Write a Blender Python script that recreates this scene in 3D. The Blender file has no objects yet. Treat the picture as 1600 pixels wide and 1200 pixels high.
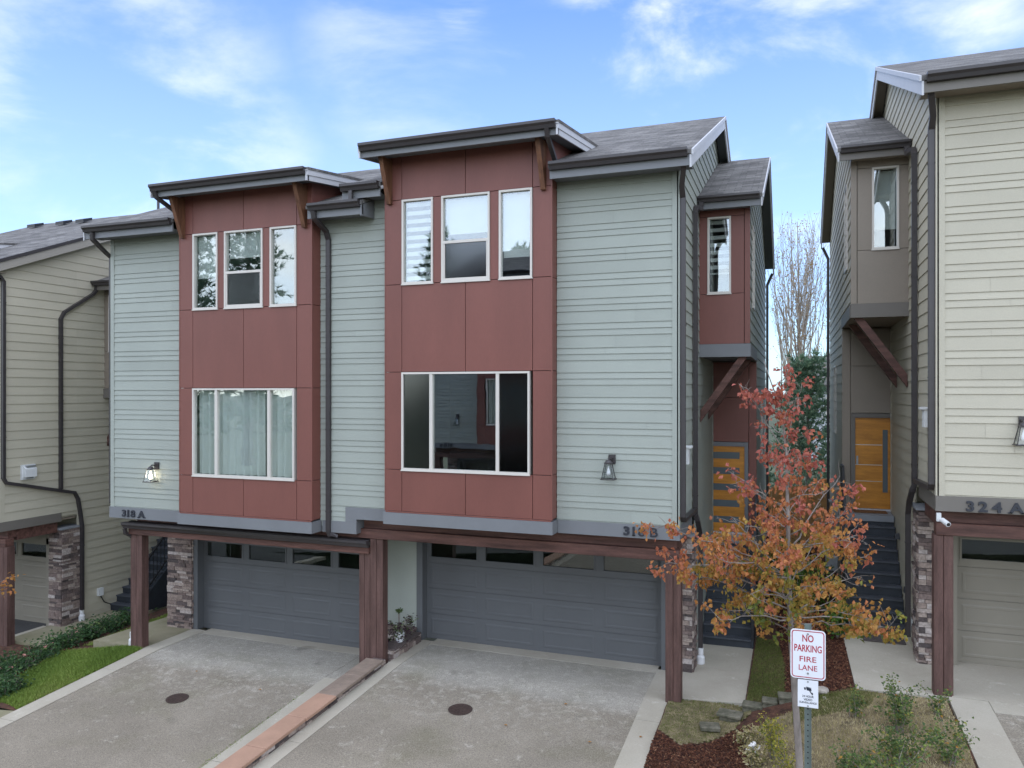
import bpy, bmesh, math, random
from mathutils import Vector, Matrix
R=math.radians
random.seed(7)
scene=bpy.context.scene
COL=scene.collection
# ------------------------------------------------------------------ camera
cam=bpy.data.cameras.new('camera'); co=bpy.data.objects.new('camera',cam); COL.objects.link(co)
F=1196.0
cam.sensor_width=36; cam.lens=36*F/1600; cam.shift_y=11/1600
cam.clip_start=.1; cam.clip_end=3000
co.location=(0,0,5.25); co.rotation_euler=(R(90),0,math.atan(440/F))
scene.camera=co
scene.view_settings.view_transform='Standard'; scene.view_settings.look='None'
scene.view_settings.gamma=1; scene.view_settings.exposure=1.57
# ------------------------------------------------------------------ world
SUN_EL=60; SUN_AZ=172   # azimuth clockwise from +Y
w=bpy.data.worlds.new('World'); scene.world=w; w.use_nodes=True
nt=w.node_tree; N=nt.nodes; Lk=nt.links; N.clear()
out=N.new('ShaderNodeOutputWorld'); bg=N.new('ShaderNodeBackground'); sky=N.new('ShaderNodeTexSky')
sky.sky_type='NISHITA'; sky.sun_disc=False; sky.sun_elevation=R(SUN_EL); sky.sun_rotation=R(SUN_AZ)
sky.air_density=1.0; sky.dust_density=.6; sky.ozone_density=2.2
tc=N.new('ShaderNodeTexCoord'); mp=N.new('ShaderNodeMapping'); mp.inputs['Scale'].default_value=(1,1,2.6)
mp.inputs['Location'].default_value=(.9,.55,.3)
Lk.new(tc.outputs['Generated'],mp.inputs['Vector'])
n1=N.new('ShaderNodeTexNoise'); n1.inputs['Scale'].default_value=3.1; n1.inputs['Detail'].default_value=9; n1.inputs['Roughness'].default_value=.58; n1.inputs['Distortion'].default_value=.35
Lk.new(mp.outputs[0],n1.inputs['Vector'])
r1=N.new('ShaderNodeValToRGB'); r1.color_ramp.elements[0].position=.42; r1.color_ramp.elements[1].position=.74
r1.color_ramp.interpolation='EASE'
Lk.new(n1.outputs['Fac'],r1.inputs['Fac'])
# thin high veil, thicker near the horizon
sp=N.new('ShaderNodeSeparateXYZ'); Lk.new(tc.outputs['Generated'],sp.inputs[0])
mr=N.new('ShaderNodeMapRange'); mr.inputs['From Min'].default_value=0; mr.inputs['From Max'].default_value=.55; mr.inputs['To Min'].default_value=.44; mr.inputs['To Max'].default_value=.03
Lk.new(sp.outputs['Z'],mr.inputs['Value'])
mx0=N.new('ShaderNodeMath'); mx0.operation='MAXIMUM'; 
# cloud patches: soft regions of the sky (world directions) that gate the cloud noise
nrm=N.new('ShaderNodeVectorMath'); nrm.operation='NORMALIZE'; Lk.new(tc.outputs['Generated'],nrm.inputs[0])
acc=None
for dv,ra,rb,am in [((-0.7437, 0.6123, 0.2683), 4, 17, 0.75), ((-0.6543, 0.7044, 0.2752), 2, 10, 0.45), ((-0.1574, 0.9138, 0.3744), 3, 10, 1.15), ((-0.2645, 0.9004, 0.3453), 2, 8, 0.9), ((-0.0786, 0.9413, 0.3282), 2, 8, 0.8), ((0.0783, 0.9145, 0.3969), 4, 11, 1.1), ((0.0068, 0.9234, 0.3837), 2, 6, 0.8), ((-0.3637, 0.8159, 0.4494), 0.5, 2.5, 0.9), ((-0.0142, 0.9617, 0.2739), 3, 9, 0.6), ((-0.4284, 0.812, 0.3964), 2, 9, 0.4)]:
    dt=N.new('ShaderNodeVectorMath'); dt.operation='DOT_PRODUCT'; dt.inputs[1].default_value=dv; Lk.new(nrm.outputs[0],dt.inputs[0])
    q=N.new('ShaderNodeMapRange'); q.interpolation_type='SMOOTHSTEP'; q.inputs['From Min'].default_value=math.cos(R(rb)); q.inputs['From Max'].default_value=math.cos(R(ra)); q.inputs['To Min'].default_value=0; q.inputs['To Max'].default_value=am*.95
    Lk.new(dt.outputs['Value'],q.inputs['Value'])
    if acc is None: acc=q.outputs[0]
    else:
        x=N.new('ShaderNodeMath'); x.operation='MAXIMUM'; Lk.new(acc,x.inputs[0]); Lk.new(q.outputs[0],x.inputs[1]); acc=x.outputs[0]
dt=N.new('ShaderNodeVectorMath'); dt.operation='DOT_PRODUCT'; dt.inputs[1].default_value=(-0.3342, 0.9083, 0.2517); Lk.new(nrm.outputs[0],dt.inputs[0])
q=N.new('ShaderNodeMapRange'); q.inputs['From Min'].default_value=.72; q.inputs['From Max'].default_value=.60; q.inputs['To Min'].default_value=0.06; q.inputs['To Max'].default_value=.7; Lk.new(dt.outputs['Value'],q.inputs['Value'])
x=N.new('ShaderNodeMath'); x.operation='MAXIMUM'; Lk.new(acc,x.inputs[0]); Lk.new(q.outputs[0],x.inputs[1])
m2=N.new('ShaderNodeMath'); m2.operation='MULTIPLY'; m2.use_clamp=True; Lk.new(r1.outputs['Color'],m2.inputs[0]); Lk.new(x.outputs[0],m2.inputs[1])
ad=N.new('ShaderNodeMath'); ad.operation='ADD'; ad.use_clamp=True
ml=N.new('ShaderNodeMath'); ml.operation='MULTIPLY'; 
inv=N.new('ShaderNodeMath'); inv.operation='SUBTRACT'; inv.inputs[0].default_value=1; Lk.new(m2.outputs[0],inv.inputs[1])
Lk.new(mr.outputs[0],ml.inputs[0]); Lk.new(inv.outputs[0],ml.inputs[1])
Lk.new(ml.outputs[0],ad.inputs[0]); Lk.new(m2.outputs[0],ad.inputs[1])
mix=N.new('ShaderNodeMix'); mix.data_type='RGBA'
Lk.new(ad.outputs[0],mix.inputs['Factor']); 
gain=N.new('ShaderNodeMix'); gain.data_type='RGBA'; gain.blend_type='MULTIPLY'; gain.inputs['Factor'].default_value=1
gain.inputs['B'].default_value=(.33,.71,1.12,1)
Lk.new(sky.outputs[0],gain.inputs['A'])
Lk.new(gain.outputs['Result'],mix.inputs['A']); mix.inputs['B'].default_value=(5.8,5.8,5.7,1)
Lk.new(mix.outputs['Result'],bg.inputs['Color']); bg.inputs['Strength'].default_value=.09
Lk.new(bg.outputs[0],out.inputs['Surface'])
# ------------------------------------------------------------------ sun (veiled by cloud)
sl=bpy.data.lights.new('sun','SUN'); sl.energy=1.5; sl.angle=R(150); sl.color=(1,.935,.80)
so=bpy.data.objects.new('sun',sl); COL.objects.link(so)
a=R(SUN_AZ); e=R(SUN_EL); d=Vector((math.sin(a)*math.cos(e),math.cos(a)*math.cos(e),math.sin(e)))
so.rotation_euler=(-d).to_track_quat('-Z','Y').to_euler(); so.location=d*60

# ================================================================== materials
def mat(name,c,rough=.7,var=.08,vs=3.0,bump=0.0,bs=60.0,metal=0.0,spec=.4,c2=None,stretch=None,fine=0.0,finescale=150,board=0.0):
    m=bpy.data.materials.new(name); m.use_nodes=True; t=m.node_tree; n=t.nodes; b=n['Principled BSDF']
    b.inputs['Roughness'].default_value=rough; b.inputs['Metallic'].default_value=metal
    b.inputs['Specular IOR Level'].default_value=spec
    tc=n.new('ShaderNodeTexCoord'); mp=n.new('ShaderNodeMapping'); t.links.new(tc.outputs['Object'],mp.inputs[0])
    if stretch: mp.inputs['Scale'].default_value=stretch
    no=n.new('ShaderNodeTexNoise'); no.inputs['Scale'].default_value=vs; no.inputs['Detail'].default_value=6; no.inputs['Roughness'].default_value=.6
    t.links.new(mp.outputs[0],no.inputs['Vector'])
    rp=n.new('ShaderNodeValToRGB'); e=rp.color_ramp.elements
    e[0].position=.3; e[1].position=.7
    lo=[max(0,x*(1-var)) for x in c]; hi=[min(1,x*(1+var)) for x in (c2 or c)]
    e[0].color=(*lo,1); e[1].color=(*hi,1)
    t.links.new(no.outputs['Fac'],rp.inputs['Fac']); src=rp.outputs['Color']
    if fine:
        n2=n.new('ShaderNodeTexNoise'); n2.inputs['Scale'].default_value=finescale; n2.inputs['Detail'].default_value=3
        t.links.new(mp.outputs[0],n2.inputs['Vector'])
        mr=n.new('ShaderNodeMapRange'); mr.inputs['From Min'].default_value=.3; mr.inputs['From Max'].default_value=.7
        mr.inputs['To Min'].default_value=1-fine; mr.inputs['To Max'].default_value=1+fine; t.links.new(n2.outputs['Fac'],mr.inputs['Value'])
        mm=n.new('ShaderNodeVectorMath'); mm.operation='SCALE'; t.links.new(src,mm.inputs[0]); t.links.new(mr.outputs[0],mm.inputs['Scale']); src=mm.outputs[0]
    if board:
        at=n.new('ShaderNodeAttribute'); at.attribute_name='tint'; mr=n.new('ShaderNodeMapRange'); mr.inputs['To Min'].default_value=1-board; mr.inputs['To Max'].default_value=1+board
        t.links.new(at.outputs['Fac'],mr.inputs['Value']); mm=n.new('ShaderNodeVectorMath'); mm.operation='SCALE'; t.links.new(src,mm.inputs[0]); t.links.new(mr.outputs[0],mm.inputs['Scale']); src=mm.outputs[0]
    t.links.new(src,b.inputs['Base Color'])
    if bump:
        n3=n.new('ShaderNodeTexNoise'); n3.inputs['Scale'].default_value=bs; n3.inputs['Detail'].default_value=4
        t.links.new(mp.outputs[0],n3.inputs['Vector'])
        bp=n.new('ShaderNodeBump'); bp.inputs['Strength'].default_value=bump; bp.inputs['Distance'].default_value=.01
        t.links.new(n3.outputs['Fac'],bp.inputs['Height']); t.links.new(bp.outputs[0],b.inputs['Normal'])
    return m
def ramp_attr(name,stops,rough=.8,attr='tint',trans=0,spec=.3,bump=0,fine=0.15):
    m=bpy.data.materials.new(name); m.use_nodes=True; t=m.node_tree; n=t.nodes; b=n['Principled BSDF']
    b.inputs['Roughness'].default_value=rough; b.inputs['Specular IOR Level'].default_value=spec
    at=n.new('ShaderNodeAttribute'); at.attribute_name=attr
    rp=n.new('ShaderNodeValToRGB'); e=rp.color_ramp.elements
    while len(e)<len(stops): e.new(.5)
    for i,(p,c) in enumerate(stops): e[i].position=p; e[i].color=(*c,1)
    t.links.new(at.outputs['Fac'],rp.inputs['Fac'])
    tc=n.new('ShaderNodeTexCoord'); no=n.new('ShaderNodeTexNoise'); no.inputs['Scale'].default_value=25; no.inputs['Detail'].default_value=5
    t.links.new(tc.outputs['Object'],no.inputs['Vector'])
    mr=n.new('ShaderNodeMapRange'); mr.inputs['From Min'].default_value=.3; mr.inputs['From Max'].default_value=.7
    mr.inputs['To Min'].default_value=1-fine*2; mr.inputs['To Max'].default_value=1+fine*2; t.links.new(no.outputs['Fac'],mr.inputs['Value'])
    mm=n.new('ShaderNodeVectorMath'); mm.operation='SCALE'; t.links.new(rp.outputs[0],mm.inputs[0]); t.links.new(mr.outputs[0],mm.inputs['Scale'])
    t.links.new(mm.outputs[0],b.inputs['Base Color'])
    if bump:
        bp=n.new('ShaderNodeBump'); bp.inputs['Strength'].default_value=bump; bp.inputs['Distance'].default_value=.02
        t.links.new(no.outputs['Fac'],bp.inputs['Height']); t.links.new(bp.outputs[0],b.inputs['Normal'])
    if trans:
        o=n['Material Output']; tr=n.new('ShaderNodeBsdfTranslucent'); t.links.new(mm.outputs[0],tr.inputs['Color'])
        ms=n.new('ShaderNodeMixShader'); ms.inputs[0].default_value=trans
        t.links.new(b.outputs[0],ms.inputs[1]); t.links.new(tr.outputs[0],ms.inputs[2]); t.links.new(ms.outputs[0],o.inputs['Surface'])
    return m
SAGE=mat('sage_paint',(.312,.334,.290),.62,.05,.9,.12,90,spec=.35,fine=.04,finescale=60,board=.035)
CREAM=mat('cream_paint',(.45,.415,.32),.62,.05,.9,.12,90,spec=.35,fine=.04,finescale=60,board=.035)
RED=mat('oxide_red_panel_paint',(.178,.064,.048),.5,.10,1.3,.08,70,spec=.45,fine=.03,finescale=40,stretch=(1,1,.3))
TAN=mat('taupe_panel_paint',(.235,.195,.15),.5,.05,1.1,.08,70,spec=.5,fine=.03,finescale=40)
BLUE=mat('slate_trim_paint',(.168,.173,.178),.55,.05,2,.1,50,spec=.4,fine=.03)
BLUED=mat('slate_trim_paint_shaded',(.105,.109,.112),.5,.05,1.5,.1,60,spec=.4,fine=.03)  # same slate paint as the trim, its colour darkened for the overhang's shade
OLIVE=mat('umber_trim_paint',(.15,.135,.115),.55,.05,2,.1,50)
OLIVED=mat('khaki_door_paint',(.20,.18,.14),.5,.05,1.5,.1,60)
BRONZE=mat('bronze_gutter_metal',(.042,.036,.036),.38,.1,3,.03,30,spec=.5)
TAUPE=mat('taupe_rake_board',(.30,.275,.235),.55,.04)
SOFFIT=mat('soffit_grey',(.16,.17,.18),.7,.05)
RAKE=mat('pale_rake_board',(.5,.5,.51),.5,.04,3,.05,40)
WOOD=mat('brown_stained_timber',(.078,.042,.033),.65,.2,1.6,.35,25,spec=.3,c2=(.115,.064,.053),stretch=(7,7,.7),fine=.18,finescale=22)
WOODH=mat('brown_stained_beam',(.075,.034,.025),.6,.35,1.6,.35,25,spec=.35,c2=(.115,.055,.042),stretch=(.7,7,7),fine=.18,finescale=22)
CEDAR=mat('cedar_bracket',(.11,.048,.026),.6,.3,2,.3,25,c2=(.16,.072,.037),stretch=(8,8,1),fine=.15,finescale=20)
WHITE=mat('white_vinyl',(.58,.54,.48),.35,.03)
PVC=mat('white_pvc',(.7,.7,.69),.35,.06)
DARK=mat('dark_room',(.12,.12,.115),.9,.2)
BLIND=mat('white_blind',(.52,.53,.50),.7,.04)
CURT=mat('sheer_curtain',(.60,.62,.59),.85,.06,2)
DOORW=mat('amber_stained_door',(.44,.17,.018),.42,.18,2.2,.1,40,c2=(.52,.22,.025),stretch=(.8,.8,5),fine=.08,finescale=30)
BLACK=mat('black_metal',(.018,.018,.02),.4,.1)
BULB=mat('frosted_bulb',(.8,.8,.78),.3,.02)
GREYM=mat('grey_utility_metal',(.28,.29,.29),.4,.1,5,metal=.4)
DECK=mat('charcoal_deck_paint',(.028,.033,.04),.55,.2,4,.2,40,fine=.1)
DECKT=mat('charcoal_tread',(.055,.06,.07),.6,.2,4,.2,40,fine=.15)
PORCH=mat('grey_porch_concrete',(.22,.23,.24),.75,.1,4,.2,60)
NUM=mat('dark_bronze_numerals',(.03,.032,.04),.4,.05)
IRON=mat('rusty_cast_iron',(.055,.035,.028),.75,.4,20,.5,80)
BARK=mat('grey_bark',(.20,.17,.145),.85,.3,12,.6,40,stretch=(1,1,.35),c2=(.24,.205,.18))
BARKD=mat('pale_twig_bark',(.30,.245,.19),.85,.2,6,.4,30)
TERRA=mat('terracotta_coping',(.37,.225,.155),.8,.12,3,.3,60,fine=.12)
TERRAD=mat('weathered_coping',(.23,.175,.135),.85,.2,5,.4,60,fine=.2)
BRASS=mat('steel_trim',(.5,.5,.48),.3,.05,metal=.8)
GREENP=mat('galvanised_post',(.20,.24,.22),.5,.1,8,metal=.5)
SIGNW=mat('sign_white',(.74,.75,.77),.35,.02)
SIGNR=mat('sign_red',(.40,.02,.045),.45,.03)
SIGNB=mat('sign_black',(.02,.025,.04),.5,.03)
BOXW=mat('white_plastic_box',(.62,.63,.62),.45,.05)
MAT_=mat('coir_mat',(.18,.085,.035),.95,.3,40,.6,120)
MATD=mat('dark_patterned_mat',(.09,.075,.07),.95,.5,60,.6,120)
FENCEW=mat('orange_cedar_fence',(.42,.22,.08),.7,.2,4,.2,30,stretch=(6,6,1))
STONE=ramp_attr('ledgestone',[(0,(.07,.058,.055)),(.35,(.17,.125,.11)),(.6,(.24,.185,.155)),(.8,(.34,.275,.23)),(1,(.40,.35,.32))],.85,bump=.5)
BLOCK=mat('mossy_concrete_block',(.075,.078,.045),.9,.3,9,.5,60,c2=(.15,.135,.10),fine=.15)
ROCK=mat('pale_rock',(.36,.32,.27),.85,.2,6,.4,20)
def emis(name,c,s):
    m=bpy.data.materials.new(name); m.use_nodes=True; b=m.node_tree.nodes['Principled BSDF']
    b.inputs['Base Color'].default_value=(*c,1); b.inputs['Emission Color'].default_value=(*c,1); b.inputs['Emission Strength'].default_value=s; return m
LIT=emis('lit_bulb',(1,.86,.66),9)
def glass(name,refl,tint=(1,1,1),rough=0.0):
    m=bpy.data.materials.new(name); m.use_nodes=True; t=m.node_tree; n=t.nodes; n.clear()
    o=n.new('ShaderNodeOutputMaterial'); tr=n.new('ShaderNodeBsdfTransparent'); tr.inputs[0].default_value=(*tint,1)
    gl=n.new('ShaderNodeBsdfGlossy'); gl.inputs['Roughness'].default_value=rough; gl.inputs['Color'].default_value=(.80,.83,.83,1)
    lw=n.new('ShaderNodeLayerWeight'); lw.inputs[0].default_value=.5; pw=n.new('ShaderNodeMath'); pw.operation='POWER'; pw.inputs[1].default_value=5; t.links.new(lw.outputs['Facing'],pw.inputs[0])
    fr=n.new('ShaderNodeMath'); fr.operation='MULTIPLY_ADD'; fr.inputs[1].default_value=.9; fr.inputs[2].default_value=.04; t.links.new(pw.outputs[0],fr.inputs[0])
    ad=n.new('ShaderNodeMath'); ad.operation='ADD'; ad.inputs[1].default_value=refl; ad.use_clamp=True
    tcn=n.new('ShaderNodeTexCoord'); no=n.new('ShaderNodeTexNoise'); no.inputs['Scale'].default_value=1.6
    t.links.new(tcn.outputs['Object'],no.inputs['Vector'])
    bp=n.new('ShaderNodeBump'); bp.inputs['Strength'].default_value=.06; bp.inputs['Distance'].default_value=.02
    t.links.new(no.outputs['Fac'],bp.inputs['Height']); t.links.new(bp.outputs[0],gl.inputs['Normal'])
    mx=n.new('ShaderNodeMixShader'); t.links.new(fr.outputs[0],ad.inputs[0]); t.links.new(ad.outputs[0],mx.inputs[0])
    t.links.new(tr.outputs[0],mx.inputs[1]); t.links.new(gl.outputs[0],mx.inputs[2]); t.links.new(mx.outputs[0],o.inputs[0]); return m
GLASS=glass('window_glass',.15,(.95,.98,.97))
GLASSL=glass('lamp_glass',.05,(.9,.92,.93))
GLASS2=glass('wide_window_glass',.27,(.9,.93,.92))
SCREEN=glass('insect_screen_glass',.06,(.42,.42,.42),.12)
DGLASS=glass('garage_window_glass',.09,(.5,.53,.5))
FROST=mat('frosted_door_glass',(.10,.12,.13),.25,.05)
def shingle():
    m=bpy.data.materials.new('asphalt_shingles'); m.use_nodes=True; t=m.node_tree; n=t.nodes; b=n['Principled BSDF']; b.inputs['Roughness'].default_value=.9
    b.inputs['Specular IOR Level'].default_value=.25
    tc=n.new('ShaderNodeTexCoord'); br=n.new('ShaderNodeTexBrick'); br.inputs['Scale'].default_value=1
    br.inputs['Brick Width'].default_value=.33; br.inputs['Row Height'].default_value=.135; br.inputs['Mortar Size'].default_value=.008
    br.inputs['Color1'].default_value=(.105,.10,.095,1); br.inputs['Color2'].default_value=(.19,.182,.172,1); br.inputs['Mortar'].default_value=(.075,.072,.07,1); br.inputs['Mortar Smooth'].default_value=.6
    br.inputs['Bias'].default_value=-.1; br.offset_frequency=2; br.offset=.37
    no=n.new('ShaderNodeTexNoise'); no.inputs['Scale'].default_value=1.7; no.inputs['Detail'].default_value=5
    n2=n.new('ShaderNodeTexNoise'); n2.inputs['Scale'].default_value=45; n2.inputs['Detail'].default_value=4
    va=n.new('ShaderNodeVectorMath'); va.operation='MULTIPLY_ADD'; va.inputs[1].default_value=(.03,.03,.03)
    t.links.new(n2.outputs['Color'],va.inputs[0]); t.links.new(tc.outputs['Object'],va.inputs[2]); t.links.new(va.outputs[0],br.inputs['Vector'])
    for q in (no,n2): t.links.new(tc.outputs['Object'],q.inputs['Vector'])
    m1=n.new('ShaderNodeMapRange'); m1.inputs['From Min'].default_value=.3; m1.inputs['From Max'].default_value=.7; m1.inputs['To Min'].default_value=.72; m1.inputs['To Max'].default_value=1.25
    m2=n.new('ShaderNodeMapRange'); m2.inputs['From Min'].default_value=.3; m2.inputs['From Max'].default_value=.7; m2.inputs['To Min'].default_value=.7; m2.inputs['To Max'].default_value=1.3
    t.links.new(no.outputs['Fac'],m1.inputs[0]); t.links.new(n2.outputs['Fac'],m2.inputs[0])
    mu=n.new('ShaderNodeMath'); mu.operation='MULTIPLY'; t.links.new(m1.outputs[0],mu.inputs[0]); t.links.new(m2.outputs[0],mu.inputs[1])
    sc=n.new('ShaderNodeVectorMath'); sc.operation='SCALE'; t.links.new(br.outputs['Color'],sc.inputs[0]); t.links.new(mu.outputs[0],sc.inputs['Scale'])
    t.links.new(sc.outputs[0],b.inputs['Base Color'])
    bp=n.new('ShaderNodeBump'); bp.inputs['Strength'].default_value=.6; bp.inputs['Distance'].default_value=.012
    t.links.new(br.outputs['Fac'],bp.inputs['Height']); bp.invert=True; t.links.new(bp.outputs[0],b.inputs['Normal'])
    return m
SHING=shingle()
def paving(name,base,dark,light,mossy=0.0,gravel=.35,split=None):
    """driveway surface: fine aggregate, broad wear, pale scuffs; optional smoother pale part beyond y=split"""
    m=bpy.data.materials.new(name); m.use_nodes=True; t=m.node_tree; n=t.nodes; b=n['Principled BSDF']; b.inputs['Roughness'].default_value=.88
    b.inputs['Specular IOR Level'].default_value=.3
    tc=n.new('ShaderNodeTexCoord')
    def noise(s,d=5,r=.6,sc=None):
        q=n.new('ShaderNodeTexNoise'); q.inputs['Scale'].default_value=s; q.inputs['Detail'].default_value=d; q.inputs['Roughness'].default_value=r
        if sc:
            mp=n.new('ShaderNodeMapping'); mp.inputs['Scale'].default_value=sc; t.links.new(tc.outputs['Object'],mp.inputs[0]); t.links.new(mp.outputs[0],q.inputs['Vector'])
        else: t.links.new(tc.outputs['Object'],q.inputs['Vector'])
        return q.outputs['Fac']
    def rng(s,a,b_,c,d_):
        q=n.new('ShaderNodeMapRange'); q.inputs['From Min'].default_value=a; q.inputs['From Max'].default_value=b_; q.inputs['To Min'].default_value=c; q.inputs['To Max'].default_value=d_
        t.links.new(s,q.inputs[0]); return q.outputs[0]
    def mixc(f,a_,b_):
        q=n.new('ShaderNodeMix'); q.data_type='RGBA'; t.links.new(f,q.inputs['Factor'])
        for nm,v in (('A',a_),('B',b_)):
            if isinstance(v,tuple): q.inputs[nm].default_value=(*v,1)
            else: t.links.new(v,q.inputs[nm])
        return q.outputs['Result']
    c=mixc(rng(noise(.55,6),.35,.65,0,1),dark,base)
    g=noise(48,4,.95)
    if split is not None:
        sy=n.new('ShaderNodeSeparateXYZ'); t.links.new(tc.outputs['Object'],sy.inputs[0])
        wob=n.new('ShaderNodeMath'); wob.operation='MULTIPLY_ADD'; wob.inputs[1].default_value=1.1; t.links.new(noise(.9,6),wob.inputs[0]); t.links.new(sy.outputs['Y'],wob.inputs[2])
        f=rng(wob.outputs[0],split+.35,split+.75,0,1)
        lc=mixc(rng(noise(1.2,5),.35,.65,0,1),tuple(x*.85 for x in light),light)
        c=mixc(f,c,lc)
        # pale scuffed band just below the split
        f2=rng(wob.outputs[0],split-1.3,split+.3,0,1); s=rng(noise(7,8,.75),.5,.62,0,1)
        mu=n.new('ShaderNodeMath'); mu.operation='MULTIPLY'; t.links.new(f2,mu.inputs[0]); t.links.new(s,mu.inputs[1])
        m9=n.new('ShaderNodeMath'); m9.operation='MULTIPLY'; m9.inputs[1].default_value=.55; t.links.new(mu.outputs[0],m9.inputs[0])
        c=mixc(m9.outputs[0],c,tuple(min(1,x*1.35) for x in light))
    sc_=rng(noise(2.6,10,.85),.565,.66,0,.85); c=mixc(sc_,c,tuple(min(1,x*1.2) for x in light))
    if mossy:
        c=mixc(rng(noise(.8,4),.5,.7,0,mossy),c,(.10,.10,.035))
    c=mixc(rng(noise(1.1,3,.4),.70,.76,0,.35),c,(.07,.065,.05))
    k=rng(g,.3,.7,1-gravel,1+gravel)
    q=n.new('ShaderNodeVectorMath'); q.operation='SCALE'; t.links.new(c,q.inputs[0]); t.links.new(k,q.inputs['Scale'])
    t.links.new(q.outputs[0],b.inputs['Base Color'])
    bp=n.new('ShaderNodeBump'); bp.inputs['Strength'].default_value=.35; bp.inputs['Distance'].default_value=.006
    t.links.new(g,bp.inputs['Height']); t.links.new(bp.outputs[0],b.inputs['Normal'])
    return m
DRIVE=paving('driveway_surface',(.28,.243,.19),(.22,.19,.147),(.36,.33,.275),mossy=.25,gravel=.6,split=12.6)
CONC=paving('concrete_paving',(.46,.42,.34),(.385,.345,.275),(.48,.445,.37),mossy=.12,gravel=.12)
CONCM=paving('mossy_concrete_paving',(.30,.27,.19),(.22,.20,.12),(.34,.31,.25),mossy=.4,gravel=.12)
ASPH=paving('lane_asphalt',(.075,.073,.07),(.055,.054,.052),(.09,.088,.085),gravel=.35)
SOIL=mat('mulch_soil',(.050,.022,.013),.95,.4,9,.9,45,c2=(.085,.038,.022),fine=.35,finescale=60)
DIRT=mat('dry_dirt',(.15,.115,.065),.95,.3,6,.8,45,c2=(.22,.175,.10),fine=.3,finescale=60)
GROUNDM=mat('distant_ground',(.07,.08,.04),.95,.3,.3,.3,5)

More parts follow.
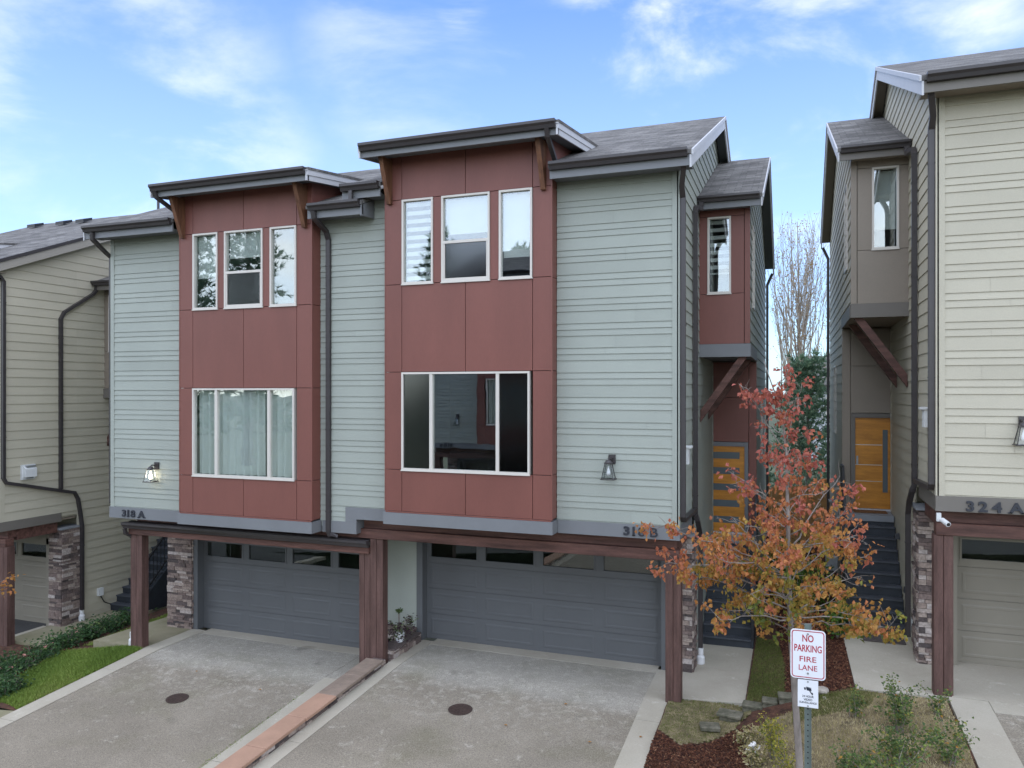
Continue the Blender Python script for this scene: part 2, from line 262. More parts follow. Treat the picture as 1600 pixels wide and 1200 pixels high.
# ================================================================== mesh helper
class TF:
    def __init__(s,sx=1,ox=0,sy=1,oy=0,dz=0): s.sx,s.ox,s.sy,s.oy,s.dz=sx,ox,sy,oy,dz
    def __call__(s,p): return (s.sx*p[0]+s.ox, s.sy*p[1]+s.oy, p[2]+s.dz)
    @property
    def flip(s): return s.sx*s.sy<0
ID=TF()
ORI={}
def origin(o): 
    return ORI.get(o.name,Vector((0,0,0)))
class M:
    def __init__(s): s.v=[]; s.f=[]; s.t=[]
    def add(s,vs,fs,tint=None):
        b=len(s.v); s.v+= [tuple(v) for v in vs]; s.f+=[tuple(b+i for i in f) for f in fs]
        s.t+=[(random.random() if tint is None else tint)]*len(vs)
        return s
    def box(s,x0,x1,y0,y1,z0,z1,tint=None):
        if x0>x1:x0,x1=x1,x0
        if y0>y1:y0,y1=y1,y0
        if z0>z1:z0,z1=z1,z0
        return s.add([(x0,y0,z0),(x1,y0,z0),(x1,y1,z0),(x0,y1,z0),(x0,y0,z1),(x1,y0,z1),(x1,y1,z1),(x0,y1,z1)],
              [(0,3,2,1),(4,5,6,7),(0,1,5,4),(1,2,6,5),(2,3,7,6),(3,0,4,7)],tint)
    def prism(s,poly,axis,a0,a1,tint=None):
        """extrude 2D poly; axis 'x': poly=(y,z); 'y': poly=(x,z); 'z': poly=(x,y)"""
        n=len(poly)
        def P(p,a): return {'x':(a,p[0],p[1]),'y':(p[0],a,p[1]),'z':(p[0],p[1],a)}[axis]
        vs=[P(p,a0) for p in poly]+[P(p,a1) for p in poly]
        fs=[tuple(range(n)),tuple(range(2*n-1,n-1,-1))]+[(i,n+i,n+(i+1)%n,(i+1)%n) for i in range(n)]
        return s.add(vs,fs,tint)
    def tube(s,pts,r,seg=8,r1=None,cap=True,tint=None):
        pts=[Vector(p) for p in pts]; n=len(pts); rs=[r+(0 if r1 is None else (r1-r)*i/(n-1)) for i in range(n)] if not isinstance(r,(list,tuple)) else r
        vs=[]; up=None
        for i,p in enumerate(pts):
            dd=(pts[min(i+1,n-1)]-pts[max(i-1,0)]).normalized()
            if up is None: up=dd.orthogonal().normalized()
            up=(up-dd*up.dot(dd)); up=up.normalized() if up.length>1e-6 else dd.orthogonal().normalized()
            q=dd.cross(up)
            for k in range(seg):
                a=2*math.pi*k/seg; vs.append(tuple(p+(up*math.cos(a)+q*math.sin(a))*rs[i]))
        fs=[(i*seg+k,i*seg+(k+1)%seg,(i+1)*seg+(k+1)%seg,(i+1)*seg+k) for i in range(n-1) for k in range(seg)]
        if cap: fs+=[tuple(range(seg-1,-1,-1)),tuple((n-1)*seg+k for k in range(seg))]
        return s.add(vs,fs,tint)
    def bar(s,p,q,wx,wy,tint=None):
        """rectangular bar between two points (square-ish section)"""
        p=Vector(p);q=Vector(q);dd=(q-p).normalized(); sx=dd.cross(Vector((0,0,1)))
        sx=sx.normalized() if sx.length>1e-4 else Vector((1,0,0)); sy=sx.cross(dd)
        vs=[tuple(c+sx*a*wx/2+sy*b*wy/2) for c in (p,q) for a,b in ((-1,-1),(1,-1),(1,1),(-1,1))]
        return s.add(vs,[(0,1,2,3),(7,6,5,4),(0,4,5,1),(1,5,6,2),(2,6,7,3),(3,7,4,0)],tint)
    def lathe(s,prof,c=(0,0,0),seg=16,tint=None):
        vs=[(c[0]+r*math.cos(2*math.pi*k/seg),c[1]+r*math.sin(2*math.pi*k/seg),c[2]+z) for r,z in prof for k in range(seg)]
        n=len(prof); fs=[(i*seg+k,i*seg+(k+1)%seg,(i+1)*seg+(k+1)%seg,(i+1)*seg+k) for i in range(n-1) for k in range(seg)]
        fs+=[tuple(range(seg-1,-1,-1)),tuple((n-1)*seg+k for k in range(seg))]
        return s.add(vs,fs,tint)
    def build(s,name,m,parent=None,tf=ID,smooth=False,bevel=0,fix=True,loc=None):
        me=bpy.data.meshes.new(name)
        og=origin(parent) if parent else (Vector(loc) if loc else Vector((0,0,0)))
        vs=[tuple(Vector(tf(v))-og) for v in s.v]
        fs=[tuple(reversed(f)) for f in s.f] if tf.flip else s.f
        me.from_pydata(vs,[],fs)
        at=me.attributes.new('tint','FLOAT','POINT'); at.data.foreach_set('value',s.t)
        for x in (m if isinstance(m,(list,tuple)) else [m]): me.materials.append(x)
        if fix:
            bm=bmesh.new(); bm.from_mesh(me); bmesh.ops.recalc_face_normals(bm,faces=bm.faces)
            if bevel: bmesh.ops.bevel(bm,geom=bm.edges[:],offset=bevel,segments=1,affect='EDGES')
            bm.to_mesh(me); bm.free()
        if smooth: me.polygons.foreach_set('use_smooth',[True]*len(me.polygons))
        o=bpy.data.objects.new(name,me); COL.objects.link(o)
        if parent: o.parent=parent; ORI[o.name]=og
        else: o.location=og; ORI[o.name]=og
        return o
def tag(o,label=None,cat=None,group=None,kind=None):
    if label:o['label']=label
    if cat:o['category']=cat
    if group:o['group']=group
    if kind:o['kind']=kind
    return o
def empty(name,loc,label,cat,group=None):
    o=bpy.data.objects.new(name,None); COL.objects.link(o); o.location=loc; o.empty_display_size=.3
    ORI[o.name]=Vector(loc); tag(o,label,cat,group); return o
# ------------------------------------------------------------------ siding
def clip(poly,z,keep_above):
    o=[]; n=len(poly)
    for i in range(n):
        a=poly[i]; b=poly[(i+1)%n]; ia=(a[1]>=z-1e-9) if keep_above else (a[1]<=z+1e-9); ib=(b[1]>=z-1e-9) if keep_above else (b[1]<=z+1e-9)
        if ia:o.append(a)
        if ia!=ib:
            t=(z-a[1])/(b[1]-a[1]); o.append((a[0]+(b[0]-a[0])*t,z))
    return o
SR=random.Random(99)
def siding(m,poly,plane,val,out,pattern,zstart,lip=.015):
    """lapped boards on plane 'y' (u=x) or 'x' (u=y); out = outward sign"""
    z0=min(p[1] for p in poly); z1=max(p[1] for p in poly); z=zstart; i=0
    while z>z0+1e-6: z-=sum(pattern)
    while z<z1:
        h=pattern[i%len(pattern)]; i+=1; a,b=z,z+h; z=b
        if b<=z0+.01 or a>=z1-.01: continue
        q=clip(clip(poly,a,True),b,False)
        if len(q)<3: continue
        def off(zz): return lip*(1-(zz-a)/h)+.002
        def P(u,zz,o): return (u,val+out*o,zz) if plane=='y' else (val+out*o,u,zz)
        ua=min(p[0] for p in q); ub=max(p[0] for p in q); cuts=[ua]; cu=ua+SR.uniform(.8,3.66)
        while cu<ub-.4: cuts.append(cu); cu+=3.66
        cuts.append(ub); T=[(p[1],p[0]) for p in q]
        for ci in range(len(cuts)-1):
            w0=cuts[ci]+(.0015 if ci else 0); w1=cuts[ci+1]-(.0015 if ci<len(cuts)-2 else 0)
            qq=clip(clip(T,w0,True),w1,False)
            if len(qq)>=3: m.add([P(uu,zz,off(zz)) for zz,uu in qq],[tuple(range(len(qq)))],SR.random())
        zl=min(p[1] for p in q); us=[p[0] for p in q if abs(p[1]-zl)<1e-5]
        if len(us)>=2:
            u0,u1=min(us),max(us); m.add([P(u0,zl,off(zl)),P(u1,zl,off(zl)),P(u1,zl,-.004),P(u0,zl,-.004)],[(0,1,2,3)],.5)
PAT3=(.211,.107,.107); PAT1=(.216,)
def stonework(m,x0,x1,y0,y1,z0,z1,faces,seed=1):
    """ledgestone cladding on a pier; faces subset of 'f'(y0),'r'(x1),'l'(x0)"""
    rr=random.Random(seed)
    m.box(x0+.01,x1-.01,y0+.01,y1,z0,z1,.1)
    z=z0
    while z<z1-.02:
        h=min(rr.choice((.045,.06,.075,.095)),z1-z)
        for fc in faces:
            a,b=(x0,x1) if fc=='f' else (y0,y1); u=a
            while u<b-.01:
                L=min(rr.uniform(.1,.34),b-u)
                if b-u-L<.05: L=b-u
                p=rr.uniform(.005,.04); g=.003; t=rr.random()**1.1
                if fc=='f': m.box(u+g,u+L-g,y0-p,y0+.03,z+g,z+h-g,t)
                elif fc=='r': m.box(x1-.03,x1+p,u+g,u+L-g,z+g,z+h-g,t)
                else: m.box(x0-p,x0+.03,u+g,u+L-g,z+g,z+h-g,t)
                u+=L
        z+=h
def gutter(m,x0,x1,y,z,h=.13,d=.12):
    """K-style gutter along x, back at y, top at z, projecting to -y"""
    prof=[(y,z),(y,z-h),(y-d*.55,z-h),(y-d*.7,z-h*.6),(y-d,z-h*.35),(y-d,z),(y-d+.012,z),(y-d+.012,z-h*.3),(y-d*.68,z-h*.5),(y-d*.5,z-h+.015),(y-.012,z-h+.015),(y-.012,z)]
    n=len(prof)
    vs=[(x,p[0],p[1]) for x in (x0,x1) for p in prof]
    fs=[(i,(i+1)%n,n+(i+1)%n,n+i) for i in range(n)]
    fs+=[(0,1,2,3,4,5)] + [(n+5,n+4,n+3,n+2,n+1,n+0)]
    m.add(vs,fs,.5)
def downspout(name,pts,parent,tf,w_=.085,d_=.065,mt=None):
    m=M()
    pts=[Vector(p) for p in pts]; n=len(pts)
    vs=[]
    for i,p in enumerate(pts):
        dd=(pts[min(i+1,n-1)]-pts[max(i-1,0)]).normalized()
        sx=Vector((1,0,0)) if abs(dd.x)<.7 else Vector((0,1,0))
        sx=(sx-dd*sx.dot(dd)).normalized(); sy=dd.cross(sx)
        k=1
        if 0<i<n-1:
            c=(pts[i]-pts[i-1]).normalized().dot((pts[i+1]-pts[i]).normalized()); k=1/max(.6,math.sqrt((1+c)/2))
        for a,b in ((-1,-1),(1,-1),(1,1),(-1,1)): vs.append(tuple(p+sx*a*w_/2+sy*b*d_/2*k))
    fs=[(i*4+j,i*4+(j+1)%4,(i+1)*4+(j+1)%4,(i+1)*4+j) for i in range(n-1) for j in range(4)]+[(3,2,1,0),tuple((n-1)*4+j for j in range(4))]
    m.add(vs,fs,.5)
    for i in range(n-1):      # wall straps on the long vertical runs
        a,b=pts[i],pts[i+1]
        if abs(a.z-b.z)>1.5:
            q=a.z; s=-1 if b.z<a.z else 1; L=abs(a.z-b.z); k=.5
            while k<L-.2:
                z=a.z+s*k; m.box(a.x-w_/2-.006,a.x+w_/2+.006,a.y-d_/2-.006,a.y+d_/2+.006,z-.012,z+.012); k+=1.6
    return m.build(name,mt or BRONZE,parent,tf)
def text_mesh(txt,size,ext=.008,offset=.0,name='t',align='CENTER'):
    cu=bpy.data.curves.new(name,'FONT'); cu.body=txt; cu.size=size; cu.extrude=ext; cu.offset=offset; cu.align_x=align; cu.resolution_u=4
    o=bpy.data.objects.new(name,cu); COL.objects.link(o); bpy.context.view_layer.update()
    dg=bpy.context.evaluated_depsgraph_get(); me=bpy.data.meshes.new_from_object(o.evaluated_get(dg))
    vs=[tuple(v.co) for v in me.vertices]; fs=[tuple(p.vertices) for p in me.polygons]
    bpy.data.objects.remove(o); bpy.data.curves.remove(cu); bpy.data.meshes.remove(me); return vs,fs

# ================================================================== windows
def window(parent,tf,x0,x1,z0,z1,y,panes,sash=None,cover=None,screen=(),label=None,axis='y',out=-1,frame=WHITE):
    """panes: list of x-splits; frame mesh is the part, panes / curtains are sub-parts.
       axis 'y': wall facing -y at y ; axis 'x': wall facing out*x at x=y"""
    fw=.036
    def BX(m,u0,u1,d0,d1,a,b,t=.5):   # d = distance outwards from wall plane
        if axis=='y': m.box(u0,u1,y-d1,y-d0,a,b,t)
        else: m.box(y+out*d0,y+out*d1,u0,u1,a,b,t)
    m=M()
    BX(m,x0,x0+fw,-.08,.022,z0,z1); BX(m,x1-fw,x1,-.08,.022,z0,z1)
    BX(m,x0+fw,x1-fw,-.08,.022,z0,z0+fw); BX(m,x0+fw,x1-fw,-.08,.022,z1-fw,z1)
    BX(m,x0-.01,x1+.01,0,.03,z0-.02,z0)        # drip sill
    xs=[x0+fw]+list(panes)+[x1-fw]
    for s in panes: BX(m,s-.03,s+.03,-.07,.016,z0+fw,z1-fw)
    if sash:
        for (i,zz) in sash: 
            u0=xs[i]+(.03 if i else 0); u1=xs[i+1]-(.03 if i+1<len(xs)-1 else 0)
            BX(m,u0,u1,-.05,.018,zz-.025,zz+.025)
            BX(m,u0,u0+.03,-.05,.012,z0+fw,zz-.025); BX(m,u1-.03,u1,-.05,.012,z0+fw,zz-.025); BX(m,u0+.03,u1-.03,-.05,.012,z0+fw,z0+fw+.03)
    wo=m.build('window',frame,parent,tf)
    if label: wo['label']=label
    for i in range(len(xs)-1):
        u0=xs[i]+(.03 if i else 0); u1=xs[i+1]-(.03 if i+1<len(xs)-1 else 0)
        zz=[s[1] for s in (sash or []) if s[0]==i]
        bands=[(z0+fw,z1-fw)] if not zz else [(z0+fw,zz[0]-.025),(zz[0]+.025,z1-fw)]
        for k,(a,b) in enumerate(bands):
            g=M(); BX(g,u0,u1,-.035,-.03,a,b); g.build('pane',GLASS,wo,tf)
            if (i,k) in screen:
                g=M(); BX(g,u0,u1,-.012,-.010,a,b); g.build('insect_screen',SCREEN,wo,tf)
    return wo
def blind(wo,tf,x0,x1,z0,z1,y,kind='plain'):
    m=M()
    if kind=='zebra':
        z=z1
        while z>z0: m.box(x0,x1,y,y+.004,max(z0,z-.075),z); z-=.15
    elif kind=='slat':
        z=z1
        while z>z0: m.add([(x0,y,z),(x1,y,z),(x1,y+.03,z-.022),(x0,y+.03,z-.022)],[(0,1,2,3)]); z-=.028
    else: m.box(x0,x1,y,y+.004,z0,z1); m.box(x0,x1,y-.01,y+.014,z0-.02,z0)
    return m.build('blind',BLIND,wo,tf)
def curtain(wo,tf,x0,x1,z0,z1,y,amp=.03,freq=34,seed=0):
    rr=random.Random(seed); n=int((x1-x0)/.012); vs=[];ph=0
    for i in range(n+1):
        x=x0+(x1-x0)*i/n; ph+=.012*freq*rr.uniform(.55,1.5); o=amp*math.sin(ph)*(1+.4*math.sin(x*5+seed)); vs+=[(x,y+o,z1),(x,y+o*1.25+.01,z0)]
    m=M(); m.add(vs,[(2*i,2*i+1,2*i+3,2*i+2) for i in range(n)],.5); return m.build('curtain',CURT,wo,tf,fix=False,smooth=True)

# ================================================================== front bay (local coordinates of the right-hand unit)
BY=12.545; FY=12.845
def bay(parent,tf,mp,x0=-7.126,x1=-3.891,detail=True,which='B'):
    xa=[x0,x0+.345,(x0+x1)/2+.005,x1-.345,x1]
    zr=[3.03,3.80,5.60,7.215,8.775,9.66]
    g=.005
    pn=M()
    wins_up=[(x0+.352,x0+.985),(x0+1.155,x0+2.095),(x0+2.27,x0+2.885)]
    for r in range(5):
        for c in range(4):
            if r==1 and c in (1,2): continue
            if r==3 and c in (1,2): continue
            pn.box(xa[c]+g,xa[c+1]-g,BY,BY+.05,zr[r]+g,zr[r+1]-g)
    # mullion strips between the upper windows
    pn.box(wins_up[0][1]+.003,wins_up[1][0]-.003,BY,BY+.05,zr[3]+g,zr[4]-g); pn.box(wins_up[1][1]+.003,wins_up[2][0]-.003,BY,BY+.05,zr[3]+g,zr[4]-g)
    for k in range(5):    # returns
        for xx,s in ((x0,1),(x1,-1)): pn.box(xx+s*.002,xx+s*.052,BY+.055,(FY+.1 if k<3 else 15.6),zr[k]+g,zr[k+1]-g)
    for xx in (x0,x1): pn.box(xx-.012,xx+.012,BY-.006,BY+.03,3.03,9.5)   # corner beads
    # cheeks under the dormer roof
    for xx,s in ((x0,1),(x1,-1)): pn.prism([(BY+.055,9.5),(15.5,9.5),(15.5,10.0),(BY+.055,9.66)],'x',xx+s*.003,xx+s*.05)
    pn.box(x0+.01,x1-.01,BY-.012,BY+.02,3.005,3.03)                     # pale drip edge
    pn.build('bay_panels',mp['panel'],parent,tf,bevel=.002)
    m=M(); m.box(x0-.025,x1+.025,BY-.035,FY+.3,2.785,3.004); m.build('skirt_board',mp['trim'],parent,tf)
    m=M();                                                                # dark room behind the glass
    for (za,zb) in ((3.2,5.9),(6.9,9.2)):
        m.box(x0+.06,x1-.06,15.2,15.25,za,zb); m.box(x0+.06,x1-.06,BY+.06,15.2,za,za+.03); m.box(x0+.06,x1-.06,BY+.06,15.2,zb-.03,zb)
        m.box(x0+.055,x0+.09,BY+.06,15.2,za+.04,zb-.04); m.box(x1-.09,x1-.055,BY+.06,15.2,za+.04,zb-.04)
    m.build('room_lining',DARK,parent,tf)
    lowl,upl={'B':('wide dark three-pane living room window with no curtains',None),'A':('wide three-pane window closed by pleated sheer curtains',None)}.get(which,(None,None))
    xl0,xl1=x0+.345,x1-.395
    wl=window(parent,tf,xl0,xl1,3.80,5.595,BY,[xl0+.60,xl1-.60],label=lowl,screen=((0,0),(2,0)) if which=='B' else ())
    if which=='B':
        for ch in wl.children:
            if ch.name.startswith('pane') and abs(ch.data.vertices[0].co.x-ch.data.vertices[1].co.x)>.8: ch.data.materials[0]=GLASS2
    if which=='A':
        curtain(wl,tf,xl0+.05,xl0+1.72,3.84,5.56,BY+.12,seed=3); curtain(wl,tf,xl0+1.74,xl1-.05,3.84,5.56,BY+.12,seed=5)
    labs={'B':('narrow upper window with a striped blind','upper window split by a sash with an insect screen below','narrow upper window reflecting pale sky'),
          'A':('narrow upper window with its shade half drawn','upper window split by a sash, its lower half dark','narrow upper window with its shade fully drawn')}.get(which,(None,)*3)
    for i,(a,b) in enumerate(wins_up):
        ww=window(parent,tf,a,b,7.215,8.77,BY,[],sash=[(0,7.93)] if i==1 else None,label=labs[i],screen=((0,0),) if i==1 else ())
        if which=='B':
            if i==0: blind(ww,tf,a+.05,b-.05,7.28,8.72,BY+.1,'zebra')
            if i==2: blind(ww,tf,a+.05,b-.05,7.62,8.72,BY+.1)
            if i==1: blind(ww,tf,a+.05,b-.05,8.1,8.72,BY+.1)
        else:
            if i==0: blind(ww,tf,a+.05,b-.05,7.88,8.72,BY+.1)
            if i==2: blind(ww,tf,a+.05,b-.05,7.26,8.72,BY+.1,'slat')
            if i==1: blind(ww,tf,a+.05,b-.05,8.25,8.72,BY+.1)
    # dormer roof
    rx0,rx1=x0-.24,x1+.27; zf=9.70; sl=.14
    m=M(); m.prism([(12.02,zf-.05),(12.02,zf+.0),(15.3,zf+sl*3.28),(15.3,zf+sl*3.28-.05)],'x',rx0-.02,rx1+.02); m.build('dormer_roof',SHING,parent,tf)
    m=M(); m.prism([(12.10,zf-.19),(12.10,zf-.17),(14.9,zf+sl*2.8-.2),(14.9,zf+sl*2.8-.22)],'x',rx0+.03,rx1-.03); m.build('soffit',SOFFIT,parent,tf)
    m=M(); m.box(rx0,rx1,12.04,12.075,zf-.24,zf-.055); m.build('fascia',mp['fascia'],parent,tf)
    m=M(); gutter(m,rx0+.03,rx1-.03,12.035,zf-.005); m.build('gutter',BRONZE,parent,tf)
    for xx in (rx0,rx1-.028):
        m=M(); y2=14.9
        m.prism([(12.0,zf-.25),(12.0,zf-.075),(y2,zf-.075+sl*(y2-12)),(y2,zf-.25+sl*(y2-12))],'x',xx,xx+.028)
        m.prism([(11.99,zf-.072),(11.99,zf-.052),(y2,zf-.052+sl*(y2-12)),(y2,zf-.072+sl*(y2-12))],'x',xx-.012,xx+.04)
        m.prism([(12.0,zf-.15),(12.0,zf-.075),(y2,zf-.075+sl*(y2-12)),(y2,zf-.15+sl*(y2-12))],'x',xx-.014 if xx==rx0 else xx+.028,xx if xx==rx0 else xx+.042)
        m.build('rake_board',RAKE,parent,tf)
    for xx in (x0+.065,x1-.18):
        m=M(); m.add([(xx,BY-.003,8.70),(xx+.085,BY-.003,8.70),(xx+.085,BY-.07,8.70),(xx,BY-.07,8.70),
                      (xx,BY-.003,9.52),(xx+.085,BY-.003,9.52),(xx+.085,12.16,9.50),(xx,12.16,9.50)],
                     [(0,1,2,3),(4,7,6,5),(0,4,5,1),(1,5,6,2),(2,6,7,3),(3,7,4,0)]); m.build('bracket',CEDAR,parent,tf)
    return rx0,rx1

# ================================================================== garage
def garage(parent,tf,mp,x0,x1,z0=0,y=14.68,top=2.35,nwin=4):
    m=M(); H=.535; tz=z0
    fr=[]
    cw=(x1-x0)/4
    for r in range(4):
        a=tz+r*H; b=a+H-.006
        if r<3: m.box(x0,x1,y,y+.05,a,b)
        for c in range(4):
            u0=x0+c*cw+.10; u1=x0+(c+1)*cw-.10
            if r<3:
                p,q=a+.09,b-.09
                vs=[(u0,y-.001,p),(u1,y-.001,p),(u1,y-.001,q),(u0,y-.001,q),(u0+.02,y-.006,p+.02),(u1-.02,y-.006,p+.02),(u1-.02,y-.006,q-.02),(u0+.02,y-.006,q-.02),
                    (u0+.05,y-.006,p+.05),(u1-.05,y-.006,p+.05),(u1-.05,y-.006,q-.05),(u0+.05,y-.006,q-.05),(u0+.06,y-.003,p+.06),(u1-.06,y-.003,p+.06),(u1-.06,y-.003,q-.06),(u0+.06,y-.003,q-.06)]
                fs=[]
                for k in range(3):
                    for j in range(4): fs.append((k*4+j,k*4+(j+1)%4,(k+1)*4+(j+1)%4,(k+1)*4+j))
                fs.append((12,13,14,15)); m.add(vs,fs)
            else:
                p,q=a+.13,b-.07
                m.box(x0+c*cw,u0,y,y+.05,a,b); m.box(u1,x0+(c+1)*cw,y,y+.05,a,b); m.box(u0,u1,y,y+.05,a,p); m.box(u0,u1,y,y+.05,q,b)
                for (s0,s1,t0,t1) in ((u0-.03,u0,p-.03,q+.03),(u1,u1+.03,p-.03,q+.03),(u0,u1,p-.03,p),(u0,u1,q,q+.03)): m.box(s0,s1,y-.012,y-.001,t0,t1)
    d=m.build('garage_door',mp['gdoor'],parent,tf)
    for c in range(4):
        u0=x0+c*cw+.10; u1=x0+(c+1)*cw-.10; a=tz+3*H
        g=M(); g.box(u0,u1,y+.02,y+.025,a+.13,a+H-.076); g.build('window_pane',DGLASS,d,tf)
    m=M(); m.box(x0,x1,y+.4,y+.45,z0+1.4,z0+2.3); m.build('garage_lining',BLIND,parent,tf)
    m=M(); m.box(x0-.14,x0-.004,14.47,y+.06,z0,z0+2.3); m.box(x1+.004,x1+.14,14.47,y+.06,z0,z0+2.3); m.box(x0-.14,x1+.14,14.47,y+.06,z0+2.145,z0+2.4)
    m.build('garage_door_frame',mp['gdoor'],parent,tf)

def lantern(parent,x,y,z,tf,lit=False,label=None):
    """barn lantern: back plate, arm, hooded trapezoid cage; hangs left-front of its plate"""
    m=M(); m.box(x-.06,x+.06,y-.025,y,z+.11,z+.27); m.box(x-.045,x+.02,y-.13,y-.025,z+.2,z+.225)
    m.tube([(x-.03,y-.13,z+.21),(x-.03,y-.15,z+.18),(x-.03,y-.15,z+.14)],.012,6)
    cx,cy=x-.03,y-.15; a,b=.052,.10
    m.box(cx-a-.01,cx+a+.01,cy-a-.01,cy+a+.01,z+.12,z+.145)
    m.lathe([(.06,.145),(.045,.18),(.02,.19)],(cx,cy,z),12)
    for sx,sy in ((-1,-1),(1,-1),(1,1),(-1,1)): m.bar((cx+sx*a,cy+sy*a,z+.12),(cx+sx*b,cy+sy*b,z-.13),.009,.009)
    for (p,q) in (((-1,-1),(1,-1)),((1,-1),(1,1)),((1,1),(-1,1)),((-1,1),(-1,-1))): m.bar((cx+p[0]*(b+.01),cy+p[1]*(b+.01),z-.135),(cx+q[0]*(b+.01),cy+q[1]*(b+.01),z-.135),.018,.014)
    l=m.build('wall_lamp',BRONZE,parent,tf)
    if label: l['label']=label
    g=M(); c=[(-1,-1),(1,-1),(1,1),(-1,1)]
    g.add([(cx+s*a*.93,cy+t*a*.93,z+.12) for s,t in c]+[(cx+s*b*.93,cy+t*b*.93,z-.128) for s,t in c],[(0,1,5,4),(1,2,6,5),(2,3,7,6),(3,0,4,7)]); g.build('lamp_glass',GLASSL,l,tf)
    g=M(); g.lathe([(.012,.10),(.014,.06),(.032,0),(.036,-.03),(.026,-.06),(.005,-.07)],(cx,cy,z-.01),12); bl=g.build('bulb',LIT if lit else BULB,l,tf,smooth=True)
    if lit:
        L=bpy.data.lights.new('bulb_light','POINT'); L.energy=2.6; L.color=(1,.85,.62); L.shadow_soft_size=.03
        o=bpy.data.objects.new('bulb_light',L); COL.objects.link(o); o.parent=bl; o.location=Vector(tf((cx,cy-.0,z-.05)))-ORI[bl.name]
def numerals(parent,txt,x,y,z,tf,h=.15):
    m=M(); u=x
    for ch in txt:
        big=ch.isalpha()
        if big: u+=.035
        vs,fs=text_mesh(ch,h*1.38,.012,.002 if ch in '8B' else .007)
        xs=[v[0] for v in vs]; w_=max(xs)-min(xs); mn=min(xs); k=h/ (max(v[1] for v in vs)-min(v[1] for v in vs)); zb=min(v[1] for v in vs); vs=[(mn+(v[0]-mn)*1.18,v[1],v[2]) for v in vs]; w_*=1.18
        if ch=='1': 
            m.add([(u+(v[0]-mn)*k*.9,y-.012-v[2],z+(v[1]-zb)*k) for v in vs],fs); m.box(u-.004,u+w_*k*.9+.01,y-.024,y,z,z+.018)
        elif ch=='A':
            m.add([(u+(v[0]-mn)*k,y-.012-v[2],z+(v[1]-zb)*k) for v in vs],fs)
            for c in (u+.01,u+w_*k-.01): m.box(c-.025,c+.025,y-.024,y,z,z+.016)
        else: m.add([(u+(v[0]-mn)*k,y-.012-v[2],z+(v[1]-zb)*k) for v in vs],fs)
        u+=w_*k+(.052 if ch!='1' else .055)
    return m

